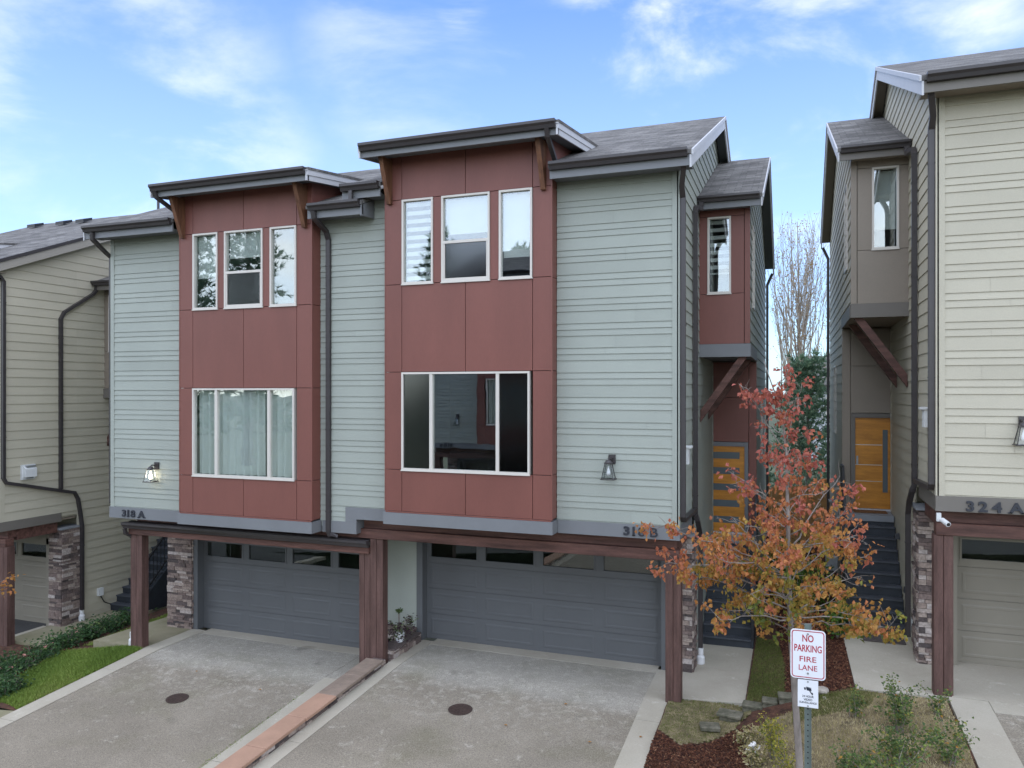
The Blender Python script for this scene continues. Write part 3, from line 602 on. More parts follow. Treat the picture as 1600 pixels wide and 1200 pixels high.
# ================================================================== right-hand unit (side wall, wing, entry)
RIDGE_Y=18.7; EAVE_Y=12.38; EAVE_Z=9.10; SL=.417
def roofz(y): return EAVE_Z+SL*(min(y,2*RIDGE_Y-y)-EAVE_Y)
def unit(parent,tf,mp,xl=-7.914,bay_which='C',number=None,lamp=True,front_left=True,with_stairs=True,door='strips',postsplit=True,gx0=-7.33,ground=0.0):
    XW=-1.79; XP=-.816
    # front siding
    m=M(); siding(m,[(-3.885,3.0),(XW-.10,3.0),(XW-.10,8.97),(-3.885,8.97)],'y',FY,-1,PAT3,3.02)
    m.build('front_siding',mp['wall'],parent,tf,fix=False); m=M()
    if bay_which!='B': siding(m,[(xl,3.0),(-7.13,3.0),(-7.13,8.97),(xl,8.97)],'y',FY,-1,PAT3,3.02)
    if m.f: m.build('front_siding',mp['wall'],parent,tf,fix=False)
    m=M(); m.box(XW-.10,XW,FY-.022,FY+.02,3.0,8.97); m.box(XW-.02,XW+.022,FY-.022,FY+.10,3.0,8.9)
    m.build('corner_board',mp['wall'],parent,tf); m=M(); m.box(XW-.02,XW+.022,18.42,18.50,-.0,5.9)
    m.build('corner_board',mp['wall'],parent,tf)
    # side wall
    m=M(); top=lambda y: roofz(y)-.12
    siding(m,[(FY+.10,3.0),(14.9,3.0),(14.9,top(14.9)),(FY+.10,top(FY+.1))],'x',XW,1,PAT1,3.0)
    siding(m,[(14.9,ground),(18.42,ground),(18.42,5.95),(14.9,5.95)],'x',XW,1,PAT1,3.0)
    siding(m,[(14.9,5.95),(15.76,5.95),(15.76,top(15.76)),(14.9,top(14.9))],'x',XW,1,PAT1,3.0)
    siding(m,[(15.76,8.7),(22,8.7),(22,top(22)),(RIDGE_Y,top(RIDGE_Y)),(15.76,top(15.76))],'x',XW,1,PAT1,3.0)
    m.build('side_siding',mp['wall'],parent,tf,fix=False)
    # solid body
    m=M(); B=XW-.006
    m.prism([(FY+.004,2.9),(15.3,2.9),(15.3,2.3),(14.8,2.3),(14.8,-.6),(25.0,-.6),(25.0,8.9),(RIDGE_Y,top(RIDGE_Y)),(FY+.004,8.97)],'x',B-.05,B)
    m.box(xl,B-.06,24.9,25.0,-.6,8.9); m.box(xl,B-.06,14.95,15.0,-.6,2.4)
    m.box(xl,-7.2,FY+.004,FY+.06,2.9,8.97); m.box(-3.85,B-.06,FY+.004,FY+.06,2.9,8.97)
    m.box(xl,B-.06,15.3,15.35,2.4,10.1)
    m.box(xl+.0,B-.06,FY+.07,15.3,2.85,2.9); 
    m.build('wall_core',mp['wall'],parent,tf)
    # skirt
    m=M(); m.box(-3.86,XW+.025,FY-.03,FY+.02,2.775,3.0); m.box(XW-.02,XW+.025,FY+.02,14.45,2.775,3.0)
    m.build('skirt_board',mp['trim'],parent,tf); m=M(); m.box(xl,-7.155,FY-.03,FY+.02,2.775,3.0)
    m.build('skirt_board',mp['trim'],parent,tf)
    m=M(); m.box(xl,XW-.03,FY+.03,14.9,2.80,2.84); m.build('soffit',mp['soff'],parent,tf)
    # roof
    xr=-1.52
    m=M(); t=.07
    for (a_,b_,y_) in ((xl,-7.12,EAVE_Y-.03),(-7.12,-3.9,14.6),(-3.9,xr,EAVE_Y-.03)):
        m.prism([(y_,roofz(y_)),(RIDGE_Y,roofz(RIDGE_Y)),(RIDGE_Y,roofz(RIDGE_Y)-t),(y_,roofz(y_)-t)],'x',a_,b_)
    m.prism([(2*RIDGE_Y-EAVE_Y,EAVE_Z),(RIDGE_Y,roofz(RIDGE_Y)),(RIDGE_Y,roofz(RIDGE_Y)-t),(2*RIDGE_Y-EAVE_Y,EAVE_Z-t)],'x',xl,xr)
    m.build('roof',SHING,parent,tf)
    m=M(); 
    m.box(-3.88,xr-.03,EAVE_Y+.04,FY-.03,EAVE_Z-.21,EAVE_Z-.2); m.build('soffit',mp['soff'],parent,tf); m=M(); m.box(xl+.02,-7.14,EAVE_Y+.04,FY-.03,EAVE_Z-.21,EAVE_Z-.2)
    m.build('soffit',mp['soff'],parent,tf)
    for (ya,yb) in ((EAVE_Y+.05,RIDGE_Y),(RIDGE_Y,2*RIDGE_Y-EAVE_Y-.05)):
        m=M()
        m.prism([(ya,roofz(ya)-.075),(yb,roofz(yb)-.075),(yb,roofz(yb)-.09),(ya,roofz(ya)-.09)],'x',XW+.03,xr-.03); m.build('soffit',mp['soff'],parent,tf); m=M()
    m=M(); m.box(-3.875,xr-.03,EAVE_Y,EAVE_Y+.035,EAVE_Z-.26,EAVE_Z-.075); m.build('fascia',mp['fascia'],parent,tf)
    m=M(); m.box(xl,-7.145,EAVE_Y,EAVE_Y+.035,EAVE_Z-.26,EAVE_Z-.075); m.build('fascia',mp['fascia'],parent,tf)
    m=M(); gutter(m,-3.87,xr-.06,EAVE_Y-.004,EAVE_Z+.005); m.build('gutter',BRONZE,parent,tf)
    if front_left:
        m=M(); gutter(m,xl-.03,-7.15,EAVE_Y-.004,EAVE_Z+.005); m.build('gutter',BRONZE,parent,tf)
    yr=2*RIDGE_Y-EAVE_Y; rkm=TAUPE if bay_which=='N' else RAKE; rkt=BRONZE if bay_which=='N' else RAKE
    for (ya,yb) in ((EAVE_Y-.02,RIDGE_Y),(RIDGE_Y,yr)):
        m=M(); m.prism([(ya,roofz(ya)-.29),(yb,roofz(yb)-.29),(yb,roofz(yb)-.085),(ya,roofz(ya)-.085)],'x',xr-.028,xr); m.build('rake_board',rkm,parent,tf); m=M()
        m.prism([(ya,roofz(ya)-.083),(yb,roofz(yb)-.083),(yb,roofz(yb)-.003),(ya,roofz(ya)-.003)],'x',xr+.001,xr+.03)
        m.build('rake_cap',rkt,parent,tf)
    # wing over the entry
    WR=20.1; WE=15.42; WZ=9.06; XR2=-.56
    wz=lambda y: WZ+.43*(min(y,2*WR-y)-WE)
    m=M()
    siding(m,[(15.80,6.18),(24.75,6.18),(24.75,wz(24.75)-.12),(WR,wz(WR)-.12),(15.80,wz(15.80)-.12)],'x',XP,1,PAT1,3.0)
    m.build('side_siding',mp['wall'],parent,tf,fix=False); m=M(); siding(m,[(18.56,ground),(24.75,ground),(24.75,6.18),(18.56,6.18)],'x',XP,1,PAT1,3.0)
    m.build('side_siding',mp['wall'],parent,tf,fix=False)
    m=M(); m.prism([(15.81,5.96),(24.74,5.96),(24.74,wz(24.74)-.12),(WR,wz(WR)-.12),(15.81,wz(15.81)-.12)],'x',XP-.06,XP-.003)
    m.box(XP-.06,XP-.003,18.56,24.74,-.6,5.95); m.box(XW,XP-.07,24.7,24.75,-.6,8.9); m.build('wall_core',mp['wall'],parent,tf)
    g=.004; pn=M()   # wing front panels with the hole for the tall window
    X0,X1=XW+.004,XP; wx0,wx1=-1.62,-1.165; zs=[6.19,7.19,8.73,9.04]
    pn.box(X0,XP-.10,15.76,15.80,zs[0],zs[1]-g); pn.box(X0,wx0,15.76,15.80,zs[1]+g,zs[2]-g); pn.box(wx1,XP-.10,15.76,15.80,zs[1]+g,zs[2]-g)
    pn.box(X0,XP-.10,15.76,15.80,zs[2]+g,zs[3]); pn.box(XP-.09,XP+.014,15.745,15.80,6.19,9.04)
    pn.build('wing_panels',mp['panel'],parent,tf,bevel=.002); pn=M()
    DY=18.5
    pn.box(X0,XP-.16,DY,DY+.05,4.07,5.10-g); pn.box(X0,XP-.16,DY,DY+.05,5.10+g,5.92); pn.box(XP-.15,XP+.014,DY-.015,DY+.05,1.93,5.92); pn.box(-.99,XP-.16,DY,DY+.05,1.93,4.062)
    pn.build('entry_panels',mp['panel'],parent,tf,bevel=.002)
    m=M(); m.box(X0,XP+.016,15.725,15.80,5.93,6.186); m.box(XP-.01,XP+.03,15.80,18.5,5.93,6.175); m.build('skirt_board',mp['trim'],parent,tf)
    m=M(); m.box(X0,XP-.02,15.81,DY-.01,5.945,5.97); m.build('soffit',mp['soff'],parent,tf)
    m=M(); m.box(X0,XP-.07,16.6,16.65,6.3,9.0); m.build('room_lining',DARK,parent,tf)
    ww=window(parent,tf,wx0,wx1,7.195,8.725,15.76,[],label='tall narrow window above the entry'); blind(ww,tf,wx0+.04,wx1-.04,7.6,8.68,15.9,'zebra' if bay_which=='B' else 'plain')
    window(parent,tf,16.7,17.35,7.0,8.7,XP+.012,[],axis='x',out=1,label='tall window in the side of the wing')
    window(parent,tf,21.0,21.9,3.5,5.2,XP+.012,[],axis='x',out=1,label='lower window in the side of the wing')
    m=M(); m.prism([(WE-.03,WZ-.012),(WR,wz(WR)),(WR,wz(WR)-.07),(WE-.03,WZ-.082)],'x',XW,XR2); m.prism([(2*WR-WE,WZ),(WR,wz(WR)),(WR,wz(WR)-.07),(2*WR-WE,WZ-.07)],'x',XW,XR2); m.build('roof',SHING,parent,tf)
    m=M()
    for (ya,yb) in ((WE+.05,WR),(WR,2*WR-WE-.05)): m.prism([(ya,wz(ya)-.075),(yb,wz(yb)-.075),(yb,wz(yb)-.09),(ya,wz(ya)-.09)],'x',XP+.02,XR2-.03)
    m.build('soffit',mp['soff'],parent,tf); m=M(); m.box(XW,XP,WE+.05,15.74,WZ-.2,WZ-.19); m.build('soffit',mp['soff'],parent,tf)
    m=M(); m.box(XW+.03,XR2-.03,WE,WE+.03,WZ-.24,WZ-.08); m.build('fascia',mp['fascia'],parent,tf)
    m=M(); gutter(m,XW+.02,XR2-.05,WE-.004,WZ+.005,.12,.11); m.build('gutter',BRONZE,parent,tf)
    for (ya,yb) in ((WE-.02,WR),(WR,2*WR-WE)):
        m=M(); m.prism([(ya,wz(ya)-.25),(yb,wz(yb)-.25),(yb,wz(yb)-.08),(ya,wz(ya)-.08)],'x',XR2-.025,XR2); m.prism([(ya,wz(ya)-.079),(yb,wz(yb)-.079),(yb,wz(yb)-.003),(ya,wz(ya)-.003)],'x',XR2+.001,XR2+.025); m.build('rake_board',RAKE,parent,tf)
    downspout('downspout',[(XP+.20,24.85,8.85),(XP+.06,24.72,8.5),(XP+.06,24.68,8.3),(XP+.06,24.68,ground+.1)],parent,tf,.075,.06)
    # front door
    dm=M(); dx0,dx1=-1.775,-1.07; dz0,dz1=1.97,3.96; dy=DY+.03
    if door=='strips':
        q=[2.30,2.62,2.94,3.26,3.58]; 
        dm.box(dx0,dx1,dy,dy+.045,dz0,dz1)
    else: dm.box(dx0,dx1,dy,dy+.045,dz0,dz1)
    dd=dm.build('front_door',DOORW,parent,tf)
    if door=='strips':
        dd['label']='amber front door with five horizontal frosted strips'
        for q in (2.17,2.55,2.93,3.31,3.67):
            g=M(); g.box(dx0+.0,dx1-.11,dy-.006,dy-.001,q,q+.155); g.build('glass_strip',FROST,dd,tf)
    else:
        dd['label']='amber front door with one tall narrow pane and steel lines'
        g=M(); g.box(dx0+.055,dx0+.155,dy-.006,dy-.001,2.33,3.70); g.build('glass_strip',FROST,dd,tf)
        g=M()
        for q in (2.56,2.92,3.36): g.box(dx0+.165,dx1,dy-.004,dy-.001,q,q+.012)
        g.build('steel_inlay',BRASS,dd,tf)
    g=M(); g.box(dx1-.07,dx1-.02,dy-.035,dy-.001,2.9,3.03) if door=='strips' else g.box(dx1-.06,dx1-.02,dy-.03,dy-.001,2.93,3.12); g.build('door_lock',GREYM,dd,tf)
    m=M(); m.box(dx1+.003,dx1+.085,DY-.012,DY+.06,1.95,4.06); m.box(X0,dx1+.003,DY-.012,DY+.06,dz1+.003,4.06); m.build('door_frame',mp['trim'],parent,tf)
    m=M(); m.box(X0,dx1,DY-.06,DY+.02,1.935,1.965); m.build('door_sill',RAKE,parent,tf)
    # diagonal braces
    for yb in (15.84,17.4):
        m=M(); m.prism([(XW+.02,4.62),(XW+.02,4.86),(-1.02,5.93),(-.86,5.93)],'y',yb,yb+.13); m.build('timber_brace',WOODH,parent,tf)
    # stone pier + garage
    zt=2.55
    m=M(); stonework(m,-2.19,XW+.03,14.45,15.0,ground-.02,zt,'fr',seed=int(abs(tf.ox)*7)+3); m.build('stone_pier',STONE,parent,tf,fix=True)
    m=M(); m.box(-2.2,XW+.07,14.40,15.04,zt,zt+.05); m.build('stone_cap',PORCH,parent,tf)
    garage(parent,tf,mp,gx0,-2.34,0)
    # posts and beam
    def post(x0,x1,z0,z1,pl):
        m=M(); xm=(x0+x1)/2
        m.box(x0,xm-.003,13.0,13.2,z0,z1); m.box(xm+.003,x1,13.0,13.2,z0,z1); m.box(x0+.02,x1-.02,13.03,13.17,z0,z1-.01); m.build('timber_post',WOOD,parent,tf,bevel=.006)
    post(-2.03,-1.77,-.05,2.385,1); post(-7.72,-7.44,-.15,2.385,1)
    m=M(); m.box(-7.97,-1.80,12.98,13.2,2.39,2.575); m.build('timber_beam',WOODH,parent,tf,bevel=.006)
    m=M(); m.box(-7.9,-1.85,13.08,13.3,2.578,2.795); m.box(-2.0,-1.85,13.31,14.4,2.5,2.795); m.build('timber_header',WOODH,parent,tf)
    # downspouts on the side
    if bay_which!='N': downspout('downspout',[(XW+.16,12.42,8.98),(XW+.13,12.50,8.84),(XW+.07,12.74,8.62),(XW+.07,12.90,8.45),(XW+.07,12.90,3.16),(XW+.07,12.95,3.10),(XW+.07,14.50,3.04)],parent,tf)
    if bay_which!='N': downspout('downspout',[(XW+.10,15.33,8.93),(XW+.09,15.30,8.80),(XW+.07,14.75,8.72),(XW+.07,14.62,8.60),(XW+.07,14.62,2.95),(XW+.10,14.62,2.85),(XW+.12,14.85,2.6),(XW+.12,14.98,2.4),(XW+.12,14.98,ground+.30)],parent,tf)
    # little vent boxes / intercom on the side wall
    m=M(); m.box(XW+.012,XW+.09,13.45,13.63,3.98,4.28); m.box(XW+.012,XW+.14,13.42,13.66,4.26,4.30); o=m.build('wall_vent_box',BOXW if bay_which!='N' else GREYM,parent,tf,bevel=.004)
    if bay_which!='none': bay(parent,tf,mp,which=bay_which)
    if number:
        numerals(parent,number,-2.70,FY-.03,2.812,tf,.155).build('house_number',NUM,parent,tf)
    if lamp: lantern(parent,-2.90,FY-.016,3.90,tf,label=None)
    # entry stairs are a thing of their own
    return parent
def stairs(tf,label,rail=True,ground=0.0,x0=-1.765,x1=-.80,y0=15.95,mapm=None):
    n=9; rise=(1.93-ground)/(n+1); run=.205
    base=tf(((x0+x1)/2,y0,ground)); e=empty('entry_stairs',base,label,'stairs','entry stairs beside the houses')
    m=M(); t=M(); 
    for i in range(n+1):
        y=y0+i*run; z=ground+i*rise
        m.box(x0,x1,y,y+.025,z,z+rise-.035)
        if i<n: t.box(x0,x1,y-.03,y+run-.005,z+rise-.035,z+rise)
    yl=y0+n*run
    m.build('risers',DECK,e,tf); t.build('treads',DECKT,e,tf,bevel=.004)
    m=M(); m.box(x0,x1+.03,yl-.03,18.49,1.80,1.93); m.build('landing',PORCH,e,tf,bevel=.006)
    m=M(); m.prism([(y0-.02,ground-.05),(y0-.02,ground+rise),(yl,1.79),(18.4,1.79),(18.4,ground-.05)],'x',x1+.003,x1+.04); m.build('stringer',DECK,e,tf)
    if rail:
        m=M(); x=x1+.02
        m.bar((x,y0,ground+rise),(x,y0,ground+1.1),.05,.05); m.bar((x,yl,1.93),(x,yl,2.95),.05,.05); m.bar((x,18.3,1.93),(x,18.3,2.95),.05,.05)
        m.bar((x,y0,ground+1.08),(x,yl,2.93),.05,.04); m.bar((x,y0,ground+.30),(x,yl,2.12),.03,.03); m.bar((x,yl,2.93),(x,18.3,2.93),.05,.04); m.bar((x,yl,2.05),(x,18.3,2.05),.03,.03)
        k=14
        for i in range(1,k): 
            f=i/k; m.bar((x,y0+(yl-y0)*f,ground+.3+(2.12-ground-.3)*f),(x,y0+(yl-y0)*f,ground+1.08+(2.93-ground-1.08)*f),.014,.014)
        m.build('railing',BLACK,e,tf)
    return e
PB=dict(wall=SAGE,panel=RED,trim=BLUE,gdoor=BLUED,fascia=BLUE,soff=SOFFIT)
PC=dict(wall=CREAM,panel=TAN,trim=OLIVE,gdoor=OLIVED,fascia=OLIVE,soff=TAN)
# ---- the duplex in the middle: unit B (right), unit A (left, lower)
dup=empty('duplex_house',(-7.9,14.7,0),'sage green and oxide red duplex between the two cream houses, two grey garages below','house')
unit(dup,ID,PB,bay_which='B',number='318B',lamp=True)
TB=TF(dz=-.29,ox=-4.85)
bay(dup,TB,PB,which='A')
def unitA():
    dz=-.30; XL=-14.18; xr=-7.52
    z0=2.70
    m=M()
    siding(m,[(XL+.10,z0),(-11.99,z0),(-11.99,8.68),(XL+.10,8.68)],'y',FY,-1,PAT3,2.72)
    m.build('front_siding',SAGE,dup,fix=False); m=M()
    siding(m,[(-8.735,z0),(-8.157,z0),(-8.157,3.0),(-8.735,3.0)],'y',FY,-1,PAT3,3.02-.425)
    siding(m,[(-8.735,3.0),(-7.13,3.0),(-7.13,8.97),(-7.52,8.97),(-7.52,8.68),(-8.735,8.68)],'y',FY,-1,PAT3,3.02)
    m.build('front_siding',SAGE,dup,fix=False)
    m=M(); m.box(XL,XL+.10,FY-.022,FY+.02,z0,8.68); m.box(XL-.02,XL+.02,FY+.02,FY+.10,z0,8.6); m.build('corner_board',SAGE,dup)
    m=M(); siding(m,[(FY+.10,z0),(24.9,z0),(24.9,8.6),(RIDGE_Y,roofz(RIDGE_Y)+dz-.12),(FY+.1,8.7)],'x',XL,-1,PAT1,2.7); siding(m,[(14.9,-.5),(24.9,-.5),(24.9,z0),(14.9,z0)],'x',XL,-1,PAT1,2.7)
    m.build('side_siding',SAGE,dup,fix=False)
    m=M(); m.prism([(FY+.004,2.6),(14.8,2.6),(14.8,-.9),(25,-.9),(25,8.55),(RIDGE_Y,roofz(RIDGE_Y)+dz-.12),(FY+.004,8.68)],'x',XL+.006,XL+.056)
    m.box(XL+.06,-7.93,24.9,25,-.9,8.55); m.box(XL+.06,-7.93,14.97,15.02,-.9,2.2); m.box(XL+.06,-12.0,FY+.004,FY+.06,2.6,8.68); m.box(-8.75,-7.93,FY+.004,FY+.06,2.6,8.68); m.box(XL+.06,-7.93,15.3,15.35,2.2,9.8); m.box(XL+.06,-7.93,FY+.07,15.3,2.53,2.57)
    m.prism([(FY+.03,2.6),(14.95,2.6),(14.95,-.5),(25,-.5),(25,8.8),(RIDGE_Y,roofz(RIDGE_Y)-.12),(FY+.03,8.9)],'x',-7.926,-7.916)
    m.build('wall_core',SAGE,dup)
    m=M(); m.box(XL-.025,-12.03,FY-.03,FY+.02,2.46,z0); m.box(XL-.025,XL+.02,FY+.02,14.4,2.46,z0); m.build('skirt_board',BLUE,dup); m=M(); m.box(-8.68,-7.914,FY-.03,FY+.02,2.49,2.715); m.box(-8.157,-7.914,FY-.03,FY+.02,2.717,3.0)
    m.box(-7.97,-7.914,FY+.022,14.4,2.49,2.8); m.build('skirt_board',BLUE,dup)
    m=M(); m.box(XL+.03,-7.98,FY+.03,14.9,2.50,2.52); m.build('soffit',SOFFIT,dup)
    m=M(); e=EAVE_Z+dz; rz=roofz(RIDGE_Y)+dz; t=.07
    x0=XL-.27
    
    for (a_,b_,y_) in ((x0,-11.98,EAVE_Y-.03),(-11.98,-8.74,14.6),(-8.74,-7.92,EAVE_Y-.03)):
        m.prism([(y_,roofz(y_)+dz),(RIDGE_Y,rz),(RIDGE_Y,rz-t),(y_,roofz(y_)+dz-t)],'x',a_,b_)
    m.prism([(EAVE_Y-.03,e-.012),(13.2,e-.012+.85*SL),(13.2,e-.08+.85*SL),(EAVE_Y-.03,e-.082)],'x',-7.92,xr)
    m.prism([(2*RIDGE_Y-EAVE_Y,e),(RIDGE_Y,rz),(RIDGE_Y,rz-t),(2*RIDGE_Y-EAVE_Y,e-t)],'x',x0,-7.92); m.build('roof',SHING,dup)
    m=M(); m.box(x0+.02,-12.0,EAVE_Y+.04,FY-.03,e-.21,e-.2); m.build('soffit',SOFFIT,dup); m=M(); m.box(-8.72,xr-.03,EAVE_Y+.04,FY-.03,e-.21,e-.2); m.build('soffit',SOFFIT,dup)
    m=M(); m.box(x0,-12.01,EAVE_Y,EAVE_Y+.035,e-.26,e-.075); m.build('fascia',BLUE,dup); m=M(); m.box(-8.72,xr,EAVE_Y,EAVE_Y+.035,e-.26,e-.075); m.build('fascia',BLUE,dup)
    m=M(); gutter(m,x0+.05,-12.015,EAVE_Y-.004,e+.005); m.build('gutter',BRONZE,dup)
    m=M(); gutter(m,-8.66,xr-.03,EAVE_Y-.004,e+.005); m.build('gutter',BRONZE,dup)
    for xx,ya,yb in ((x0,EAVE_Y-.02,RIDGE_Y),(xr-.028,EAVE_Y-.02,FY-.02)):
        m=M(); m.prism([(ya,roofz(ya)+dz-.28),(yb,roofz(yb)+dz-.28 if xx==x0 else roofz(ya)+dz-.25),(yb,roofz(yb)+dz-.085),(ya,roofz(ya)+dz-.085)],'x',xx,xx+.028); m.build('rake_board',BLUE if xx!=x0 else RAKE,dup)
    # end of the upper gutter over the party wall and its short board
    m=M(); m.prism([(EAVE_Y-.0,EAVE_Z-.29),(13.6,roofz(13.6)-.29),(13.6,roofz(13.6)-.085),(EAVE_Y-.0,EAVE_Z-.085)],'x',-7.95,-7.915); m.build('rake_board',BLUE,dup)
    downspout('downspout',[(-7.72,12.31,8.97),(-7.72,12.31,8.80)],dup,ID,.07,.06)
    # garage A
    def ta(p): return p
    T=TF(dz=-.42); garage(dup,T,PB,-13.27,-8.40,0)
    m=M(); stonework(m,-14.15,-13.42,14.45,14.95,-.46,2.1,'fr',seed=11); m.build('stone_pier',STONE,dup)
    # wall between the two garages with its low stone base
    m=M(); m.box(-8.20,-7.47,14.50,14.9,.25,2.45); m.build('plaster_wall',SAGE,dup)
    m=M(); m.box(-8.262,-8.20,14.47,14.95,-.4,2.45); m.build('corner_trim',BLUED,dup)
    m=M(); stonework(m,-8.19,-7.48,14.44,14.49,-.02,.22,'f',seed=5); m.box(-8.21,-7.46,14.38,14.49,.221,.262,.3); m.build('stone_base',STONE,dup)
    def post(x0,x1,z0,z1):
        m=M(); xm=(x0+x1)/2
        m.box(x0,xm-.003,13.0,13.2,z0,z1); m.box(xm+.003,x1,13.0,13.2,z0,z1); m.box(x0+.02,x1-.02,13.03,13.17,z0,z1-.01); m.build('timber_post',WOOD,dup,bevel=.006)
    post(-13.79,-13.47,-.45,2.09); post(-7.965,-7.724,-.45,2.20)
    m=M(); m.box(-13.80,-7.725,12.95,13.2,2.09,2.21); m.build('timber_beam',WOODH,dup,bevel=.005)
    m=M(); m.box(-13.7,-7.98,13.1,13.35,2.21,2.49); m.box(-13.75,-13.55,13.36,14.4,2.2,2.49); m.build('timber_header',WOODH,dup)
    m=M(); gutter(m,-13.88,-7.70,12.94,2.36,.13,.12); m.build('canopy_gutter',BRONZE,dup)
    m=M(); m.prism([(12.95,2.345),(13.09,2.37),(13.09,2.355),(12.95,2.33)],'x',-13.86,-7.72); m.build('canopy_roof',BRONZE,dup)
    downspout('downspout',[(-13.83,12.88,2.22),(-13.83,12.90,2.12),(-13.80,13.02,2.04),(-13.80,13.14,1.9),(-13.83,13.24,1.6),(-13.83,13.24,-.22)],dup,ID,.07,.06)
    # downspouts: left gutter round the corner, dormer ones, party wall
    downspout('downspout',[(XL+.02,12.33,8.66),(XL-.0,12.36,8.52),(XL-.03,12.72,8.30),(XL-.05,12.9,8.2),(XL-.05,12.9,2.75)],dup,ID)
    downspout('downspout',[(-8.55,12.32,8.67),(-8.55,12.35,8.55),(-8.53,12.72,8.35),(-8.53,12.80,8.2),(-8.53,12.80,2.52),(-8.50,12.80,2.44),(-8.40,12.90,2.40)],dup,ID,.09,.065)
    downspout('downspout',[(-12.07,11.97,9.27),(-12.07,12.02,9.16),(-12.03,12.4,9.00),(-12.03,12.6,8.92)],dup,ID,.075,.06)
    downspout('downspout',[(-3.80,11.97,9.57),(-3.80,12.02,9.45),(-3.82,12.46,9.22),(-3.82,12.54,9.17)],dup,ID,.075,.06)
    numerals(dup,'318A',-13.82,FY-.03,2.497,ID,.155).build('house_number',NUM,dup)
    lantern(dup,-12.86,FY-.016,3.45,ID,lit=True,label='wall lantern beside the left bay, its bulb lit')
    m=M(); m.tube([(-13.1,16.5,10.3),(-13.1,16.5,10.9)],.035,8); m.build('vent_pipe',BRONZE,dup)
unitA()
stairs(ID,'dark stairs behind the young tree climbing to the amber door with five frosted strips',ground=.04,y0=16.15)
# ---- cream house on the right (mirror image), cream house on the left, house across the lane
TC=TF(sx=-1,ox=.21,dz=.70)
hc=empty('cream_house',(5,14.7,.7),'cream house at the right edge, taupe bay over its amber door','house')
unit(hc,TC,PC,bay_which='C',number=None,lamp=False,door='lines',ground=-.05)
numerals(hc,'324A',2.37,FY-.03,3.49,ID,.155).build('house_number',NUM,hc)
lantern(hc,3.09,FY-.016,4.62,ID)
m=M(); m.tube([(2.02,12.72,3.36),(2.08,12.60,3.32)],.02,8); m.tube([(2.045,12.70,3.36),(2.10,12.56,3.32)],.037,12); m.box(1.98,2.04,12.75,12.81,3.33,3.45); m.build('security_camera',BOXW,hc)
m=M(); m.tube([(2.10,12.562,3.3205),(2.1013,12.557,3.3192)],.027,12); m.build('camera_lens',BLACK,hc)
for (yy,zz) in ((16.95,2.30),(15.62,1.55)):
    m=M(); m.prism([(yy,zz),(yy+.14,zz),(yy+.07,zz+.11)],'x',1.985,1.9); m.build('step_light',BLACK,hc)
m=M(); m.box(1.955,1.984,15.2,15.34,1.0,1.2); m.build('outlet_cover',BOXW,hc)
stairs(TC,'dark stairs beside the right cream house leading up to its amber door',ground=-.05,y0=15.95)
TN=TF(ox=-15.87,dz=-.87)
hn=empty('cream_house',(-21,14.7,-.87),'cream house at the left edge, bent dark downspouts on its side wall','house')
unit(hn,TN,PC,bay_which='N',number=None,lamp=False)
XN=-17.66
m=M(); m.box(-30.5,-23.79,12.4,12.43,7.5,7.9); m.prism([(12.38,7.9),(18.7,10.53),(18.7,10.46),(12.38,7.83)],'x',-30.5,-23.79); m.prism([(25.0,7.9),(18.7,10.53),(18.7,10.46),(25.0,7.83)],'x',-30.5,-23.79); m.build('roof',SHING,hn)
m=M(); m.prism([(FY,-1),(25,-1),(25,7.7),(18.7,10.3),(FY,7.7)],'x',-30.3,-23.8); m.build('wall_core',CREAM,hn)
downspout('downspout',[(XN+.22,12.42,8.05),(XN+.08,12.78,7.95),(XN+.06,12.88,7.85),(XN+.06,12.88,3.18),(XN+.06,12.95,3.06),(XN+.06,14.80,2.60),(XN+.06,14.90,2.42),(XN+.08,14.96,2.0),(XN+.11,14.98,1.7),(XN+.11,14.98,-.50)],hn,ID,.085,.07)
downspout('downspout',[(XN+.10,15.44,8.10),(XN+.08,15.44,7.95),(XN+.06,15.36,7.84),(XN+.06,14.50,7.28),(XN+.06,14.40,7.10),(XN+.06,14.40,2.74)],hn,ID,.085,.07)
for (xx,yy) in ((-20.9,17.9),(-21.75,17.9),(-23.0,17.9)):
    z=7.9+ .417*(yy-12.38)+.40
    m=M(); m.prism([(yy-.16,z-.1),(yy+.16,z+.03),(yy+.16,z+.11),(yy-.16,z+.0)],'x',xx-.17,xx+.17); m.build('roof_vent',BLACK,hn)
m=M(); m.tube([(-18.3,18.3,10.6),(-18.3,18.3,11.15)],.04,8); m.build('vent_pipe',BRONZE,hn)
m=M(); m.box(XN+.012,XN+.10,15.52,15.66,-.28,-.08); m.build('outlet_cover',BOXW,hn)
m=M(); m.tube([(XN+.05,15.6,-.28),(XN+.07,15.7,-.48),(XN+.09,16.0,-.64),(XN+.09,16.6,-.70)],.014,6); m.build('power_cable',BLACK,hn)
stairs(TN,'dark stairs with black railing against the left cream house',ground=.1,y0=15.95)
TO=TF(sx=-1,ox=-15.6,sy=-1,oy=9.845,dz=.15)
ho=empty('opposite_house',(-11,-5,.15),'sage green house across the lane, seen only as a reflection in the windows','house')
unit(ho,TO,PB,bay_which='A',number='318B',lamp=True)

